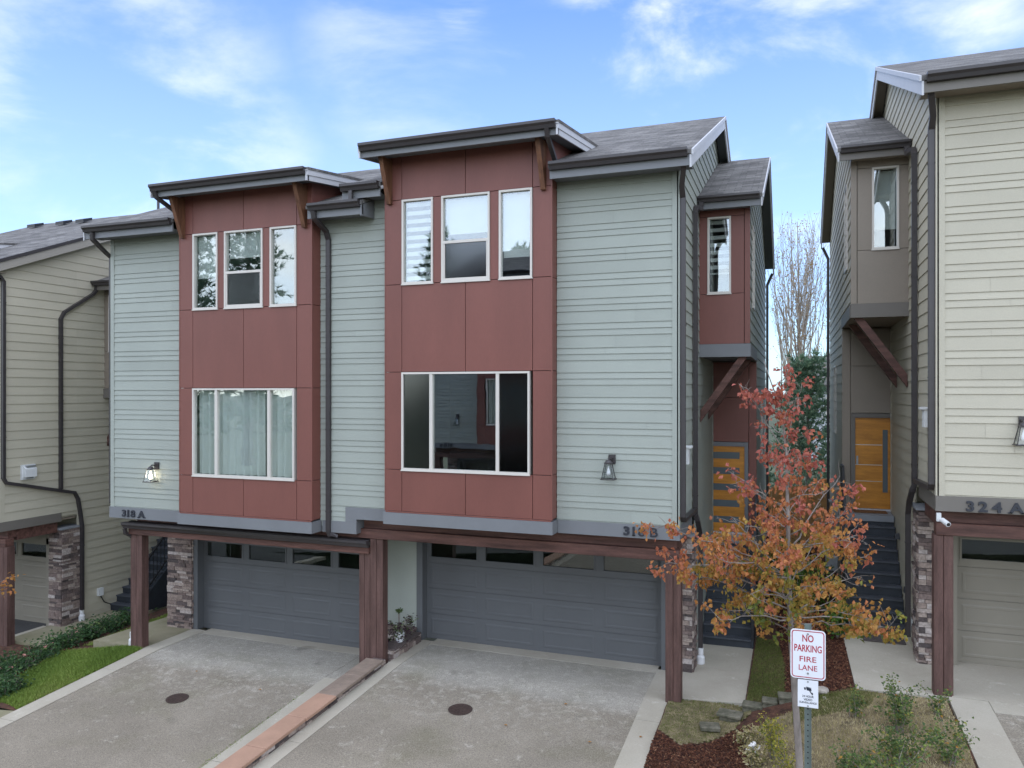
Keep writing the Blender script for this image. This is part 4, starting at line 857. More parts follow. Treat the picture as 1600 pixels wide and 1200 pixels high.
# ================================================================== ground
def pinpoly(x,y,P):
    c=False; n=len(P)
    for i in range(n):
        x1,y1=P[i]; x2,y2=P[(i+1)%n]
        if (y1>y)!=(y2>y) and x<(x2-x1)*(y-y1)/(y2-y1)+x1: c=not c
    return c
def hA(Y): return -.42 if Y>13.1 else -.42-.07*(13.1-Y)
def hB(Y): return 0 if Y>13.1 else -.05*(13.1-Y)
def hC(Y): return .69 if Y>12.95 else .69-.06*(12.95-Y)
def hG(X,Y):
    t=max(0,min(1,(X+.9)/1.75)); z=.02+.64*t
    if Y<12.9: z-= .055*(12.9-Y)
    if Y<12.6: z+= .05*math.sin(X*3+1)*math.sin(Y*2.3)*.6
    return z
def hD(X,Y):
    t=max(0,min(1,(X+16.5)/2.6)); z=-.85+.43*t
    return z-(.07*(13.1-Y) if Y<13.1 else 0)
def strip(name,m,x0,x1,ys,h,thick=.15,lift=0,kind='structure'):
    ys=sorted(ys); poly=[(y,h(y)+lift) for y in ys]+[(y,h(y)+lift-thick) for y in reversed(ys)]
    q=M(); q.prism(poly,'x',x0,x1,.5); o=q.build(name,m,None); 
    if kind: o['kind']=kind
    return o
YS=[2.5,6,9,11,13.1]
strip('driveway_left',DRIVE,-13.05,-8.72,YS+[14.30],hA)
strip('driveway_middle',DRIVE,-7.085,-2.405,YS+[14.30],hB)
def edging(m,x0,x1,ys,h,lift):
    for k in range(len(ys)-1):
        a,b=ys[k]+.005,ys[k+1]-.005; mid=[y for y in (6,9,11,12.95,13.1) if a<y<b]
        strip('concrete_edging',m,x0,x1,[a]+mid+[b],h,lift=lift)
edging(CONC,-13.43,-13.056,[2.5,5,7.4,9.75,11.95,14.5],hA,.012)
edging(CONC,-7.35,-7.09,[2.5,5,7.2,9.9,12.4,14.5],hB,.008)
edging(CONC,-2.40,-2.0,[2.5,5,7.4,9.8,12.25,14.48],hB,.012)
edging(CONC,-8.715,-7.72,[2.5,5,7.4,9.8,12.95],hA,.012)
edging(CONC,2.16,2.68,[2.5,5,7.6,10.2,12.95],hC,.01)
strip('driveway_right',ASPH if False else DRIVE,2.685,9,[2.5,6,9,11,12.60],hC)
strip('concrete_apron',CONC,2.22,9,[12.962,14.75],lambda y:.69,lift=.008)
strip('concrete_apron',CONC,2.69,9,[12.605,12.957],hC,lift=.008)
strip('driveway_left_edge',DRIVE,-8.712,-7.74,[12.96,13.1,14.3],hA)
strip('garage_threshold',CONC,-7.085,-2.405,[14.31,15.0],lambda y:.0,lift=.003)
strip('garage_threshold',CONC,-13.05,-7.74,[14.31,15.0],lambda y:-.42,lift=.003)
def slab(name,m,pts,thick=.15,lift=0):
    q=M(); n=len(pts); vs=[(x,y,z+lift) for x,y,z in pts]+[(x,y,z-thick) for x,y,z in pts]
    q.add(vs,[tuple(range(n)),tuple(range(2*n-1,n-1,-1))]+[(i,n+i,n+(i+1)%n,(i+1)%n) for i in range(n)],.5)
    o=q.build(name,m,None,bevel=0); o['kind']='structure'; return o
slab('path_to_door',CONC,[(-1.985,13.15,.03),(-.75,13.3,.05),(-.74,14.72,.06),(-1.985,14.72,.04)])
slab('path_to_door',CONC,[(-1.985,14.728,.04),(-.74,14.728,.06),(-.73,16.6,.06),(-1.985,16.6,.04)])
slab('path_to_door',CONC,[(.90,12.88,.67),(2.21,12.95,.68),(2.21,16.2,.68),(.86,16.2,.68)],lift=.0)
slab('path_to_door',CONCM,[(-18.0,13.2,-.82),(-16.55,13.3,-.82),(-16.6,16.4,-.80),(-18.0,16.4,-.80)],lift=.02)
slab('garden_path',CONCM,[(-14.95,13.05,-.43),(-13.44,13.02,-.42),(-13.44,15.3,-.41),(-14.12,16.2,-.41),(-14.6,16.2,-.41)],lift=.01)
slab('sidewalk',CONCM,[(-18,8.9,-1.15),(-13.45,8.9,-.71),(-13.45,10.05,-.63),(-18,10.05,-1.05)],lift=.0)
strip('driveway_far_left',ASPH,-23.2,-18.35,[2.5,6,9,11,13.1,15],lambda y:-.87+hB(y)*1.3)
strip('concrete_edging',CONC,-18.34,-18.02,[2.5,6,9,11,13.1,14.5],lambda y:-.87+hB(y)*1.3,lift=.01)
def terrain(name,m,x0,x1,y0,y1,h,step=.15,lift=0,jit=.0,mask=None,kind='structure'):
    nx=max(1,int((x1-x0)/step)); ny=max(1,int((y1-y0)/step)); vs=[];fs=[]
    for j in range(ny+1):
        for i in range(nx+1):
            x=x0+(x1-x0)*i/nx; y=y0+(y1-y0)*j/ny; vs.append((x,y,h(x,y)+lift+random.uniform(-jit,jit)))
    for j in range(ny):
        for i in range(nx):
            x=x0+(x1-x0)*(i+.5)/nx; y=y0+(y1-y0)*(j+.5)/ny
            if mask and not mask(x,y): continue
            a=j*(nx+1)+i; fs.append((a,a+1,a+nx+2,a+nx+1))
    q=M(); q.add(vs,fs,.5); o=q.build(name,m,None,smooth=True,fix=False); o['kind']=kind; return o
DP=[(-.55,7),(2.13,7),(2.13,12.85),(.9,12.8),(-.1,12.5),(-.6,12.2)]
inpad=lambda x,y:(x<-.80 and y>13.2)
terrain('garden_soil',SOIL,-1.995,2.155,3.0,12.87,hG,.1,0,.008)
terrain('garden_soil',SOIL,-.76,.89,12.87,16.9,hG,.1,0,.01)
terrain('garden_soil',SOIL,-.80,1.02,16.9,32,hG,.25,0,.01)
terrain('garden_soil',SOIL,-18.0,-13.435,10.06,13.2,hD,.15,0,.008)
terrain('garden_soil',SOIL,-16.62,-14.18,13.2,30,hD,.2,-.02,.008)
lz=lambda x,y:.07*x-.1
terrain('dry_soil',DIRT,-.62,2.13,6,12.86,hG,.07,.014,.004,mask=lambda x,y:pinpoly(x,y,DP))
terrain('dry_soil',DIRT,-1.98,-.5,11.5,13.2,hG,.07,.012,.003,mask=lambda x,y:pinpoly(x,y,[(-1.97,11.95),(-1.6,11.6),(-1.2,11.85),(-.85,12.35),(-.6,12.85),(-.95,13.25),(-1.97,13.12)]))
terrain('lane',ASPH,-40,40,-2.0,2.6,lz,2,0)
terrain('ground',GROUNDM,-1200,1200,-1200,1200,lambda x,y:-3.0,120,0)
terrain('back_yard',GROUNDM,-40,40,25.2,90,lambda x,y:.15+.01*x,6,0)
terrain('front_yard_across',GROUNDM,-40,40,-60,-2.1,lambda x,y:.07*x-.3,4,0)

# ------------------------------------------------------------------ grass, mulch (stuff)
GRASS=ramp_attr('lawn_grass',[(0,(.08,.14,.022)),(.5,(.18,.27,.045)),(.85,(.28,.34,.08)),(1,(.36,.33,.15))],.7,trans=.25,fine=.1)
GRASSD=ramp_attr('winter_grass',[(0,(.07,.10,.02)),(.5,(.15,.17,.045)),(.8,(.24,.23,.09)),(1,(.34,.30,.16))],.8,trans=.2,fine=.1)
DRY=ramp_attr('dry_stems',[(0,(.13,.15,.04)),(.3,(.30,.26,.11)),(.7,(.48,.40,.21)),(1,(.60,.52,.33))],.85,trans=.2,fine=.1)
CHIP=ramp_attr('bark_chips',[(0,(.022,.008,.006)),(.5,(.075,.026,.014)),(.9,(.14,.055,.028)),(1,(.24,.13,.07))],.85,bump=.3)
def sample(P,n,rr):
    xs=[p[0] for p in P]; ys=[p[1] for p in P]; o=[]
    while len(o)<n:
        x=rr.uniform(min(xs),max(xs)); y=rr.uniform(min(ys),max(ys))
        if pinpoly(x,y,P): o.append((x,y))
    return o
def grass(name,m,P,h,n,hgt=.05,wid=.008,seed=1,label=None,clump=0,pat=None):
    rr=random.Random(seed); q=M()
    for x,y in sample(P,n,rr):
        z=h(x,y); a=rr.uniform(0,6.28); l=rr.uniform(.4,1)*hgt; dx,dy=math.cos(a)*wid/2,math.sin(a)*wid/2; b=rr.uniform(0,6.28); t=rr.uniform(.2,.9)*l
        tint=rr.random()
        if pat: tint=min(1,max(0,.5*tint+pat(x,y)))
        ex,ey=math.cos(b)*t,math.sin(b)*t
        q.add([(x-dx,y-dy,z-.01),(x+dx,y+dy,z-.01),(x+ex*.4+dx*.7,y+ey*.4+dy*.7,z+l*.6),(x+ex*.4-dx*.7,y+ey*.4-dy*.7,z+l*.6),(x+ex,y+ey,z+l)],[(0,1,2,3),(3,2,4)],tint)
    o=q.build(name,m,None,fix=False); tag(o,label,'grass' if 'grass' in name or 'moss' in name else name.replace('_',' '),None,'stuff'); return o
pt=lambda x,y:.25+.25*math.sin(x*2.1+.7*y)*math.sin(y*1.7+x)
grass('lawn_grass',GRASS,[(-15.75,12.9),(-13.45,13.0),(-13.44,10.1),(-14.25,10.3),(-15.1,10.9)],hD,30000,.085,.010,1,'bright green grass between the low shrubs and the left driveway',pat=pt)
grass('lawn_grass',GRASS,[(-15.6,13.3),(-15.0,13.3),(-14.65,16.5),(-14.2,17.5),(-15.8,18)],hD,6000,.06,.012,2,'narrow green grass strip behind the left timber post',pat=pt)
grass('winter_grass',GRASSD,[(-1.97,11.95),(-1.6,11.6),(-1.2,11.85),(-.85,12.35),(-.6,12.85),(-.95,13.25),(-1.97,13.12)],hG,12000,.035,.008,3,'thin mossy grass in front of the short concrete path',pat=pt)
grass('winter_grass',GRASSD,[(-.74,12.9),(-.12,12.98),(-.12,14.6),(-.3,16.2),(-.72,16.8)],hG,14000,.035,.009,4,'mossy grass strip beside the concrete path at the stairs',pat=pt)
grass('winter_grass',GRASSD,[(-.02,12.1),(1.0,12.2),(1.2,12.8),(.3,12.9),(-.02,12.7)],hG,7000,.06,.008,44,'greener grass behind the fire lane sign',pat=pt)
grass('dry_grass',DRY,[(-.55,7),(2.13,7),(2.13,12.85),(.9,12.8),(-.1,12.5),(-.6,12.2)],hG,34000,.06,.009,5,'straw coloured dry grass filling the bed between the right path and the sign',pat=lambda x,y:.35+.2*math.sin(x*4+y*3))
grass('edge_grass',GRASS,[(-8.8,8.5),(-8.66,8.5),(-8.66,12.3),(-8.74,12.3)],lambda x,y:hA(y)-.02,1300,.05,.012,6,'grass growing in the seam beside the left driveway',pat=pt)
def chips(name,P,h,n,seed,label,lift=.0,size=.035):
    rr=random.Random(seed); q=M()
    for x,y in sample(P,n,rr):
        z=h(x,y)+rr.uniform(0,.02)+lift; l=size*rr.uniform(.4,1.3); w_=l*rr.uniform(.2,.5); t=.006
        m3=Matrix.Rotation(rr.uniform(0,6.28),3,'Z')@Matrix.Rotation(rr.uniform(-.5,.5),3,'X')@Matrix.Rotation(rr.uniform(-.5,.5),3,'Y')
        vs=[tuple(m3@Vector((sx*l,sy*w_,sz*t))+Vector((x,y,z))) for sz in (-1,1) for sx,sy in ((-1,-1),(1,-1),(1,1),(-1,1))]
        q.add(vs,[(3,2,1,0),(4,5,6,7),(0,1,5,4),(1,2,6,5),(2,3,7,6),(3,0,4,7)],rr.random())
    o=q.build(name,CHIP,None,fix=False); tag(o,label,'mulch',None,'stuff')
chips('bark_mulch',[(-1.99,8),(-.35,8),(-.45,11),(-.55,12.3),(-.85,12.3),(-1.2,11.8),(-1.6,11.55),(-1.99,11.9)],hG,15000,8,'red brown bark mulch at the foot of the young maple',size=.017)
chips('bark_mulch',[(-.14,12.98),(.86,12.95),(.86,16.8),(-.3,16.8),(-.14,14.6)],hG,13000,9,'red brown bark mulch between the two door paths',size=.02)
chips('bark_mulch',[(-16.55,13.25),(-15.7,13.25),(-15.2,10.9),(-14.3,10.2),(-15.2,10.1),(-16.7,10.2)],hD,5000,10,'dark mulch under the low shrubs on the left',size=.03)
chips('bark_mulch',[(-.3,16.8),(1.0,16.8),(1.0,24),(-.75,24)],hG,5000,12,'bark mulch in the gap between the houses',size=.04)

# ------------------------------------------------------------------ small fixed things
def wall_low():
    top=lambda y: hB(y)+.16 if y<12.8 else .15
    e=empty('low_wall',(-7.5,12.0,-.1),'low stone wall capped with terracotta slabs between the two driveways','low wall')
    m=M(); rr=random.Random(4); y=2.6
    m.prism([(2.6,top(2.6)-.06),(12.8,top(12.8)-.06),(12.98,top(12.98)-.06),(12.98,-.75),(2.6,-1.3)],'x',-7.63,-7.37,.2)
    for row in range(3):
        y=2.6
        while y<12.95:
            L=min(rr.uniform(.12,.4),12.97-y); zt=top(y+L/2)-.06-.06*row; p=rr.uniform(.005,.035)
            m.box(-7.40,-7.37+p,y+.004,y+L-.004,zt-.057,zt,rr.random()); y+=L
    m.build('stone_body',STONE,e)
    ys=[12.80,12.02,11.20,10.35,9.35,8.35,7.3,6.2,5.0,3.8,2.6]
    for i in range(len(ys)-1):
        a,b=ys[i+1]+.006,ys[i]-.006; q=M(); dy=rr.uniform(-.008,.008)
        q.add([(-7.68,a,top(a)-.055),(-7.31+dy,a,top(a)-.055),(-7.31+dy,b,top(b)-.055),(-7.68,b,top(b)-.055),(-7.68,a,top(a)),(-7.31+dy,a,top(a)),(-7.31+dy,b,top(b)),(-7.68,b,top(b))],
              [(0,3,2,1),(4,5,6,7),(0,1,5,4),(1,2,6,5),(2,3,7,6),(3,0,4,7)])
        o=q.build('coping_slab',TERRAD if i<2 else TERRA,e,bevel=.008)
        if i<2: o['label']='greyer weathered coping slab near the posts'
wall_low()
e=empty('planter_wall',(-7.5,13.8,0),'short stone ledge behind the middle posts carrying the potted plant','low wall')
m=M(); stonework(m,-7.62,-7.34,13.25,14.37,-.05,.17,'fr',seed=21); m.build('stone_body',STONE,e)
m=M(); m.box(-7.64,-7.31,13.24,14.37,.172,.20,.15); m.build('coping',STONE,e)
def drain(x,y,z,label):
    m=M(); m.lathe([(.045,.0),(.075,.0),(.08,.02),(.08,.13),(.068,.15),(.05,.17),(.055,.20),(.055,.30),(.045,.305)],(0,0,0),18)
    o=m.build('drain_pipe',PVC,None,smooth=False); o.location=(x,y,z); tag(o,label,'drain pipe','white drain pipe ends below the downspouts'); return o
drain(-1.67,14.98,.04,'white pipe end at the stone pier beside the short concrete path')
drain(-17.59,15.0,-.79,'white pipe end at the stone pier of the left cream house')
drain(-13.86,13.12,-.43,'white pipe end behind the far left timber post of the duplex')
def cover(x,y,z,label):
    e=M(); e.lathe([(.0,0),(.20,0),(.205,.008),(.19,.012),(.185,.006),(.0,.006)],(0,0,0),32)
    for i in range(-4,5):
        w_=math.sqrt(max(0,.17**2-(i*.038)**2)); e.box(-w_,w_,i*.038-.008,i*.038+.008,.006,.011)
    o=e.build('manhole_cover',IRON,None); o.location=(x,y,z); o.rotation_euler=(R(3),0,.4); tag(o,label,'manhole cover','round iron covers in the driveways')
cover(-10.89,11.35,hA(11.35)+.004,'round rusty cover in the left driveway'); cover(-5.22,11.69,hB(11.69)+.004,'round rusty cover in the middle driveway')
m=M(); m.box(-.35,.35,-.2,.2,0,.012); o=m.build('doormat',MATD,None); o.location=(1.55,15.55,.69); tag(o,'dark patterned mat at the foot of the right stairs','doormat')
m=M(); m.box(-.33,.33,-.19,.19,0,.012); o=m.build('doormat',MAT_,None); o.location=(1.55,18.22,2.635); tag(o,'brown coir mat before the amber door with one tall pane','doormat')
# concrete blocks edging the grass step
bl=[(-.62,12.93,.30,.20,.14,.10,'mossy block nearest the concrete path'),(-.36,12.97,.22,.2,.13,.20,'mossy block in the middle of the row'),(-.10,12.98,.25,.2,.14,.30,'mossy block nearest the maple trunk')]
for i,(x,y,a,b,c,z,lb) in enumerate(bl):
    m=M(); m.box(-a/2,a/2,-b/2,b/2,0,c); m.box(-a/2-.01,a/2+.01,-b/2-.01,b/2+.01,c,c+.05); o=m.build('edging_block',BLOCK,None,bevel=.012); o.location=(x,y,z-.08); o.rotation_euler=(0,0,R(-5+6*i)); tag(o,lb,'concrete block','blocks edging the grass strip')
m=M(); m.box(-.19,.19,-.13,.13,.0,.05); m.box(-.15,.15,-.10,.10,-.12,0); o=m.build('stepping_stone',BLOCK,None,bevel=.012); o.location=(-.95,12.62,.09); o.rotation_euler=(0,0,R(-8)); tag(o,'flat brown stepping stone at the corner of the concrete path','stepping stone')
m=M(); m.box(-.15,.15,-.11,.11,0,.07); o=m.build('stepping_stone',BLOCK,None,bevel=.012); o.location=(-1.22,12.22,.0); o.rotation_euler=(0,0,R(12)); tag(o,'low grey stepping stone half sunk in the grass above the mulch','stepping stone')
def rock(x,y,z,s,label,seed):
    bm=bmesh.new(); bmesh.ops.create_icosphere(bm,subdivisions=2,radius=s); rr=random.Random(seed)
    for v in bm.verts: v.co*=rr.uniform(.85,1.1); v.co.z*=.55
    me=bpy.data.meshes.new('rock'); bm.to_mesh(me); bm.free(); me.materials.append(ROCK); o=bpy.data.objects.new('rock',me); COL.objects.link(o); o.location=(x,y,z)
    tag(o,label,'rock')
rock(.42,12.95,.55,.11,'pale rock in the mulch just right of the signs',2); rock(.48,12.75,.5,.07,'smaller white rock below the pale one',5)
# ------------------------------------------------------------------ signs
def signs():
    X,Y,Z=.125,7.62,.05
    e=empty('sign_post',(X,Y,Z),'perforated metal post with a red and white fire lane sign above a small surveillance sign','sign')
    m=M()
    for a,b,c,d_ in ((-.03,-.025,.004,.03),(.025,.03,.004,.03),(-.03,.03,.026,.031)): m.box(X+a,X+b,Y+c,Y+d_,Z-.3,3.08)
    m.build('post',GREENP,e)
    m=M(); z=.2
    while z<3.0: m.box(X-.006,X+.006,Y+.0255,Y+.0262,z,z+.012); z+=.0254*2
    m.build('post_holes',BLACK,e)
    def rr_(w_,h_,r,z,x=0,n=6):
        P=[]
        for cx,cz,a0 in ((w_/2-r,h_/2-r,0),(-w_/2+r,h_/2-r,90),(-w_/2+r,-h_/2+r,180),(w_/2-r,-h_/2+r,270)):
            for k in range(n+1): a=R(a0+90*k/n); P.append((x+cx+r*math.cos(a),z+cz+r*math.sin(a)))
        return P
    zc=2.805
    W,Hh=.305,.457
    m=M(); m.prism(rr_(W,Hh,.035,zc,X),'y',Y-.004,Y); s1=m.build('fire_lane_sign',SIGNW,e)
    m=M(); o_=rr_(W-.022,Hh-.022,.028,zc,X); i_=rr_(W-.038,Hh-.038,.021,zc,X); n=len(o_); 
    vs=[(p[0],Y-.0052,p[1]) for p in o_]+[(p[0],Y-.0052,p[1]) for p in i_]; m.add(vs,[(i,(i+1)%n,n+(i+1)%n,n+i) for i in range(n)]); m.build('red_border',SIGNR,s1,fix=False)
    def put(txt,size,zc_,bold,wx,parent,mt,yy=Y-.0052,xx=X,target=None):
        vs,fs=text_mesh(txt,1,.0,bold); xs=[v[0] for v in vs]; ys=[v[1] for v in vs]
        kx=target/(max(xs)-min(xs)) if target else size*wx; kz=size/(max(ys)-min(ys)); c=(max(xs)+min(xs))/2
        m=M(); m.add([(xx+(v[0]-c)*kx,yy,zc_+(v[1]-min(ys))*kz) for v in vs],fs); m.build('lettering',mt,parent,fix=False)
    put('NO',.066,zc+.115,.018,1,s1,SIGNR,target=.098); put('PARKING',.066,zc+.022,.018,1,s1,SIGNR,target=.238)
    put('FIRE',.05,zc-.070,.008,1,s1,SIGNR,target=.145); put('LANE',.05,zc-.150,.008,1,s1,SIGNR,target=.160)
    m=M()
    for zz in (zc+.19,zc-.175): m.tube([(X,Y-.004,zz),(X,Y-.012,zz)],.009,8)
    m.build('bolt',GREYM,s1)
    z2=2.44; w2,h2=.178,.254
    m=M(); m.box(X-w2/2,X+w2/2,Y-.003,Y,z2-h2/2,z2+h2/2); s2=m.build('surveillance_sign',SIGNW,e)
    put('24 HOUR',.020,z2-.035,.02,1,s2,SIGNB,Y-.0042,target=.10); put('VIDEO',.020,z2-.065,.02,1,s2,SIGNB,Y-.0042,target=.075); put('SURVEILLANCE',.018,z2-.092,.02,1,s2,SIGNB,Y-.0042,target=.15)
    m=M(); yy=Y-.0042
    def q(P): m.add([(X+a,yy,z2+b) for a,b in P],[tuple(range(len(P)))])
    q([(-.018,.062),(.028,.052),(.032,.028),(-.010,.030)]); q([(-.014,.066),(.030,.057),(.030,.054),(-.014,.062)]); q([(-.036,.056),(-.022,.058),(-.016,.036),(-.030,.034)])
    q([(.010,.028),(.022,.028),(.036,.006),(.028,.002)]); q([(.024,.012),(.042,.014),(.044,-.006),(.034,-.008)]); m.build('camera_pictogram',SIGNB,s2,fix=False)
    m=M()
    for zz in (z2+.112,z2-.112): m.tube([(X,Y-.003,zz),(X,Y-.01,zz)],.007,8)
    m.build('bolt',GREYM,s2)
signs()

# ================================================================== vegetation
def leaf(q,p,s,rr,tint,droop=0.4,asp=.8):
    a=rr.uniform(0,6.28); el=rr.uniform(-.9,.5)-droop
    d=Vector((math.cos(a)*math.cos(el),math.sin(a)*math.cos(el),math.sin(el))); n=Vector((rr.uniform(-1,1),rr.uniform(-1,1),rr.uniform(-.2,1)))
    sd=d.cross(n)
    if sd.length<1e-3: return
    sd.normalize(); up=sd.cross(d); p=Vector(p)
    w_=s*asp*.5; f=up*(s*.16)
    q.add([tuple(p),tuple(p+d*s*.45+sd*w_+f),tuple(p+d*s),tuple(p+d*s*.45-sd*w_+f),tuple(p+d*s*.5)],[(0,1,4),(1,2,4),(2,3,4),(3,0,4)],tint)
def limb(pts0,p1,n=5,sag=.0,rr=random,wob=.03):
    p0=Vector(pts0); p1=Vector(p1); L=(p1-p0).length; o=[]
    for i in range(n+1):
        t=i/n; p=p0.lerp(p1,t); p.z+=sag*math.sin(math.pi*t)*L
        if 0<i<n: p+=Vector((rr.uniform(-1,1),rr.uniform(-1,1),rr.uniform(-1,1)))*wob*L
        o.append(p)
    return o
MAPLE=ramp_attr('maple_leaves',[(0,(.38,.11,.085)),(.22,(.44,.15,.08)),(.42,(.46,.19,.06)),(.6,(.40,.21,.055)),(.78,(.32,.24,.045)),(.9,(.20,.20,.035)),(1,(.12,.16,.035))],.6,trans=.35,fine=.12)
CR=Vector((.9385,.3453,0)); CF=Vector((-.3453,.9385,0))
def maple(base,label):
    rr=random.Random(12); B=Vector(base)
    e=empty('maple_tree',base,label,'tree')
    W=lambda r,f,z: Vector((B.x,B.y,0))+CR*r+CF*f+Vector((0,0,z))
    tk=[(.09,0,B.z-.1),(.07,0,.8),(.02,.01,1.6),(-.03,.0,2.3),(-.05,.02,3.0),(-.07,0,3.8),(-.08,.02,4.5),(-.14,.0,5.0),(-.28,.0,5.38),(-.36,.0,5.62)]
    pts=[W(*t) for t in tk]
    tr=M(); tr.tube(pts,[.048,.044,.038,.034,.028,.022,.016,.011,.007,.003],10); 
    tw=tr; lf=M()
    def tp(z):
        for i in range(len(tk)-1):
            if tk[i][2]<=z<=tk[i+1][2]:
                t=(z-tk[i][2])/(tk[i+1][2]-tk[i][2]); return pts[i].lerp(pts[i+1],t)
        return pts[-1]
    def tintat(z,out):   # reds high and outside, greens low inside
        t=1.0-(z-2.3)*.34; return min(.98,max(.05,t-.30*out+rr.gauss(0,.16)))
    def cluster(p,n,spread,out,s=.064):
        base_t=tintat(p.z,out)
        for _ in range(n):
            q=p+Vector((rr.gauss(0,1),rr.gauss(0,1),rr.gauss(-.35,.9)))*spread*.85
            leaf(lf,q,s*rr.uniform(.6,1.25),rr,min(1,max(0,base_t+rr.gauss(0,.07))),.75,.8)
    def branch(p0,p1,r,dens=1.0,bare=.3,sub=True):
        L=(p1-p0).length; P=limb(p0,p1,6,rr.uniform(.02,.07),rr,.035)
        tr.tube(P,r,6,r1=.003)
        n=max(3,int(L*9))
        for k in range(n):
            t=bare+(1-bare)*(k+rr.random())/n; i=min(5,int(t*6)); q=P[i].lerp(P[i+1],t*6-i)
            d=(P[i+1]-P[i]).normalized(); sd=Vector((rr.uniform(-1,1),rr.uniform(-1,1),rr.uniform(-.5,.8))); sd=(sd-d*sd.dot(d)*.3).normalized()
            l=rr.uniform(.10,.30)*min(1,.5+L*.5); e2=q+(d*.5+sd).normalized()*l
            T=limb(q,e2,3,0,rr,.06); tw.tube(T,.0045,4,r1=.0015)
            if rr.random()<.30:   # short bare twiglets with buds
                for j in range(3):
                    s0=T[1].lerp(T[3],rr.random()); tw.tube([s0,s0+Vector((rr.uniform(-1,1),rr.uniform(-1,1),rr.uniform(0,1)))*.06],.003,4,r1=.001)
            if rr.random()<.86*dens:
                cluster(e2,int(rr.uniform(8,19)*dens),.05,t); 
                if rr.random()<.6: cluster(T[2],int(rr.uniform(4,12)*dens),.055,t)
        if dens>.5: cluster(P[-1],int(6*dens),.05,1)
    # named limbs (camera-right offset, away offset, height)
    for z0,to,r,dn,br in ((3.02,(-1.80,-.25,3.68),.014,.9,.45),(2.75,(-1.55,-.1,3.22),.013,1.3,.35),(2.62,(-1.2,.2,2.98),.012,1.25,.3),(2.55,(1.26,.1,2.36),.012,1.5,.62),
                       (3.35,(.60,.1,4.22),.012,.55,.3),(4.5,(-.66,0,5.34),.009,1.0,.35),(3.75,(-.66,.1,4.22),.009,.6,.4),(4.6,(.1,0,5.35),.007,.7,.3),(3.0,(-1.05,-.5,3.35),.012,1.1,.3),
                       (2.5,(-1.0,-.4,2.62),.012,1.2,.25),(2.45,(.55,-.4,2.55),.012,1.1,.25),(2.9,(-.72,0,3.72),.010,.35,.5),(2.55,(1.0,.35,2.95),.009,.25,.6),(3.0,(-.8,.6,3.0),.011,1.2,.3)):
        branch(tp(z0),W(*to),r,dn,br)
    k=0; z=2.35
    while z<5.35:
        k+=1; az=k*2.4; 
        if z<3.3: L=rr.uniform(.75,1.1)
        elif z<4.1: L=rr.uniform(.5,.78)
        elif z<4.8: L=rr.uniform(.28,.50)
        else: L=rr.uniform(.15,.34)
        p0=tp(z); d=Vector((math.cos(az),math.sin(az),rr.uniform(.25,.8) if z>2.7 else rr.uniform(.05,.35))).normalized()
        branch(p0,p0+d*L,.009 if z<3.6 else .006,1.15 if z<3.2 else (1.0 if z<4.2 else .8),.2); z+=.055 if z<3.3 else .085
    tr.build('trunk',BARK,e,smooth=True,fix=False); lf.build('crown',MAPLE,e,fix=False)
maple((0.0,9.8,.15),'slim young maple with red to olive autumn leaves behind the fire lane sign')
def small_maple_left():
    rr=random.Random(3); base=(-17.3,11.0,-1.0); e=empty('maple_tree',base,'orange leaved maple branch reaching in at the left edge before the cream house','tree')
    tr=M(); lf=M(); B=Vector(base); pts=[B,B+Vector((.02,0,1.2)),B+Vector((0,.03,2.4)),B+Vector((.05,0,3.6))]; tr.tube(pts,.05,8,r1=.01)
    ends=[Vector((-15.45,11.5,1.36)),Vector((-15.55,11.45,1.08))]+[B+Vector((math.cos(a)*1.1-.5,math.sin(a)*1.1,rr.uniform(1.8,3.2))) for a in (1.2,2,2.8,3.6,4.4,5)]
    for i,en in enumerate(ends):
        p0=pts[1].lerp(pts[2],rr.random()); P=limb(p0,en,5,.04,rr,.03); tr.tube(P,.012,5,r1=.003)
        for t in (range(3,6) if i<2 else range(2,6)):
            for _ in range(14 if i<2 else 20): leaf(lf,P[t]+Vector((rr.gauss(0,.09),rr.gauss(0,.09),rr.gauss(0,.07))),.085,rr,rr.uniform(.35,.62),.3)
    tr.build('trunk',BARK,e,fix=False); lf.build('crown',MAPLE,e,fix=False)
small_maple_left()
SHRUB=ramp_attr('azalea_leaves',[(0,(.022,.05,.018)),(.5,(.045,.10,.035)),(.85,(.085,.15,.045)),(1,(.16,.21,.07))],.55,trans=.15,spec=.25,fine=.1)
SHRUB2=ramp_attr('rose_leaves',[(0,(.045,.085,.03)),(.5,(.115,.175,.05)),(.8,(.21,.25,.06)),(.93,(.30,.28,.05)),(1,(.42,.22,.04))],.55,trans=.25,fine=.1)
YELL=ramp_attr('yellowing_leaves',[(0,(.10,.13,.03)),(.4,(.26,.27,.05)),(.8,(.50,.42,.05)),(1,(.42,.34,.12))],.6,trans=.3,fine=.1)
PINK=mat('faded_pink_petals',(.55,.26,.22),.7,.2,30)
WHITEF=mat('white_petals',(.75,.73,.70),.6,.05,30)
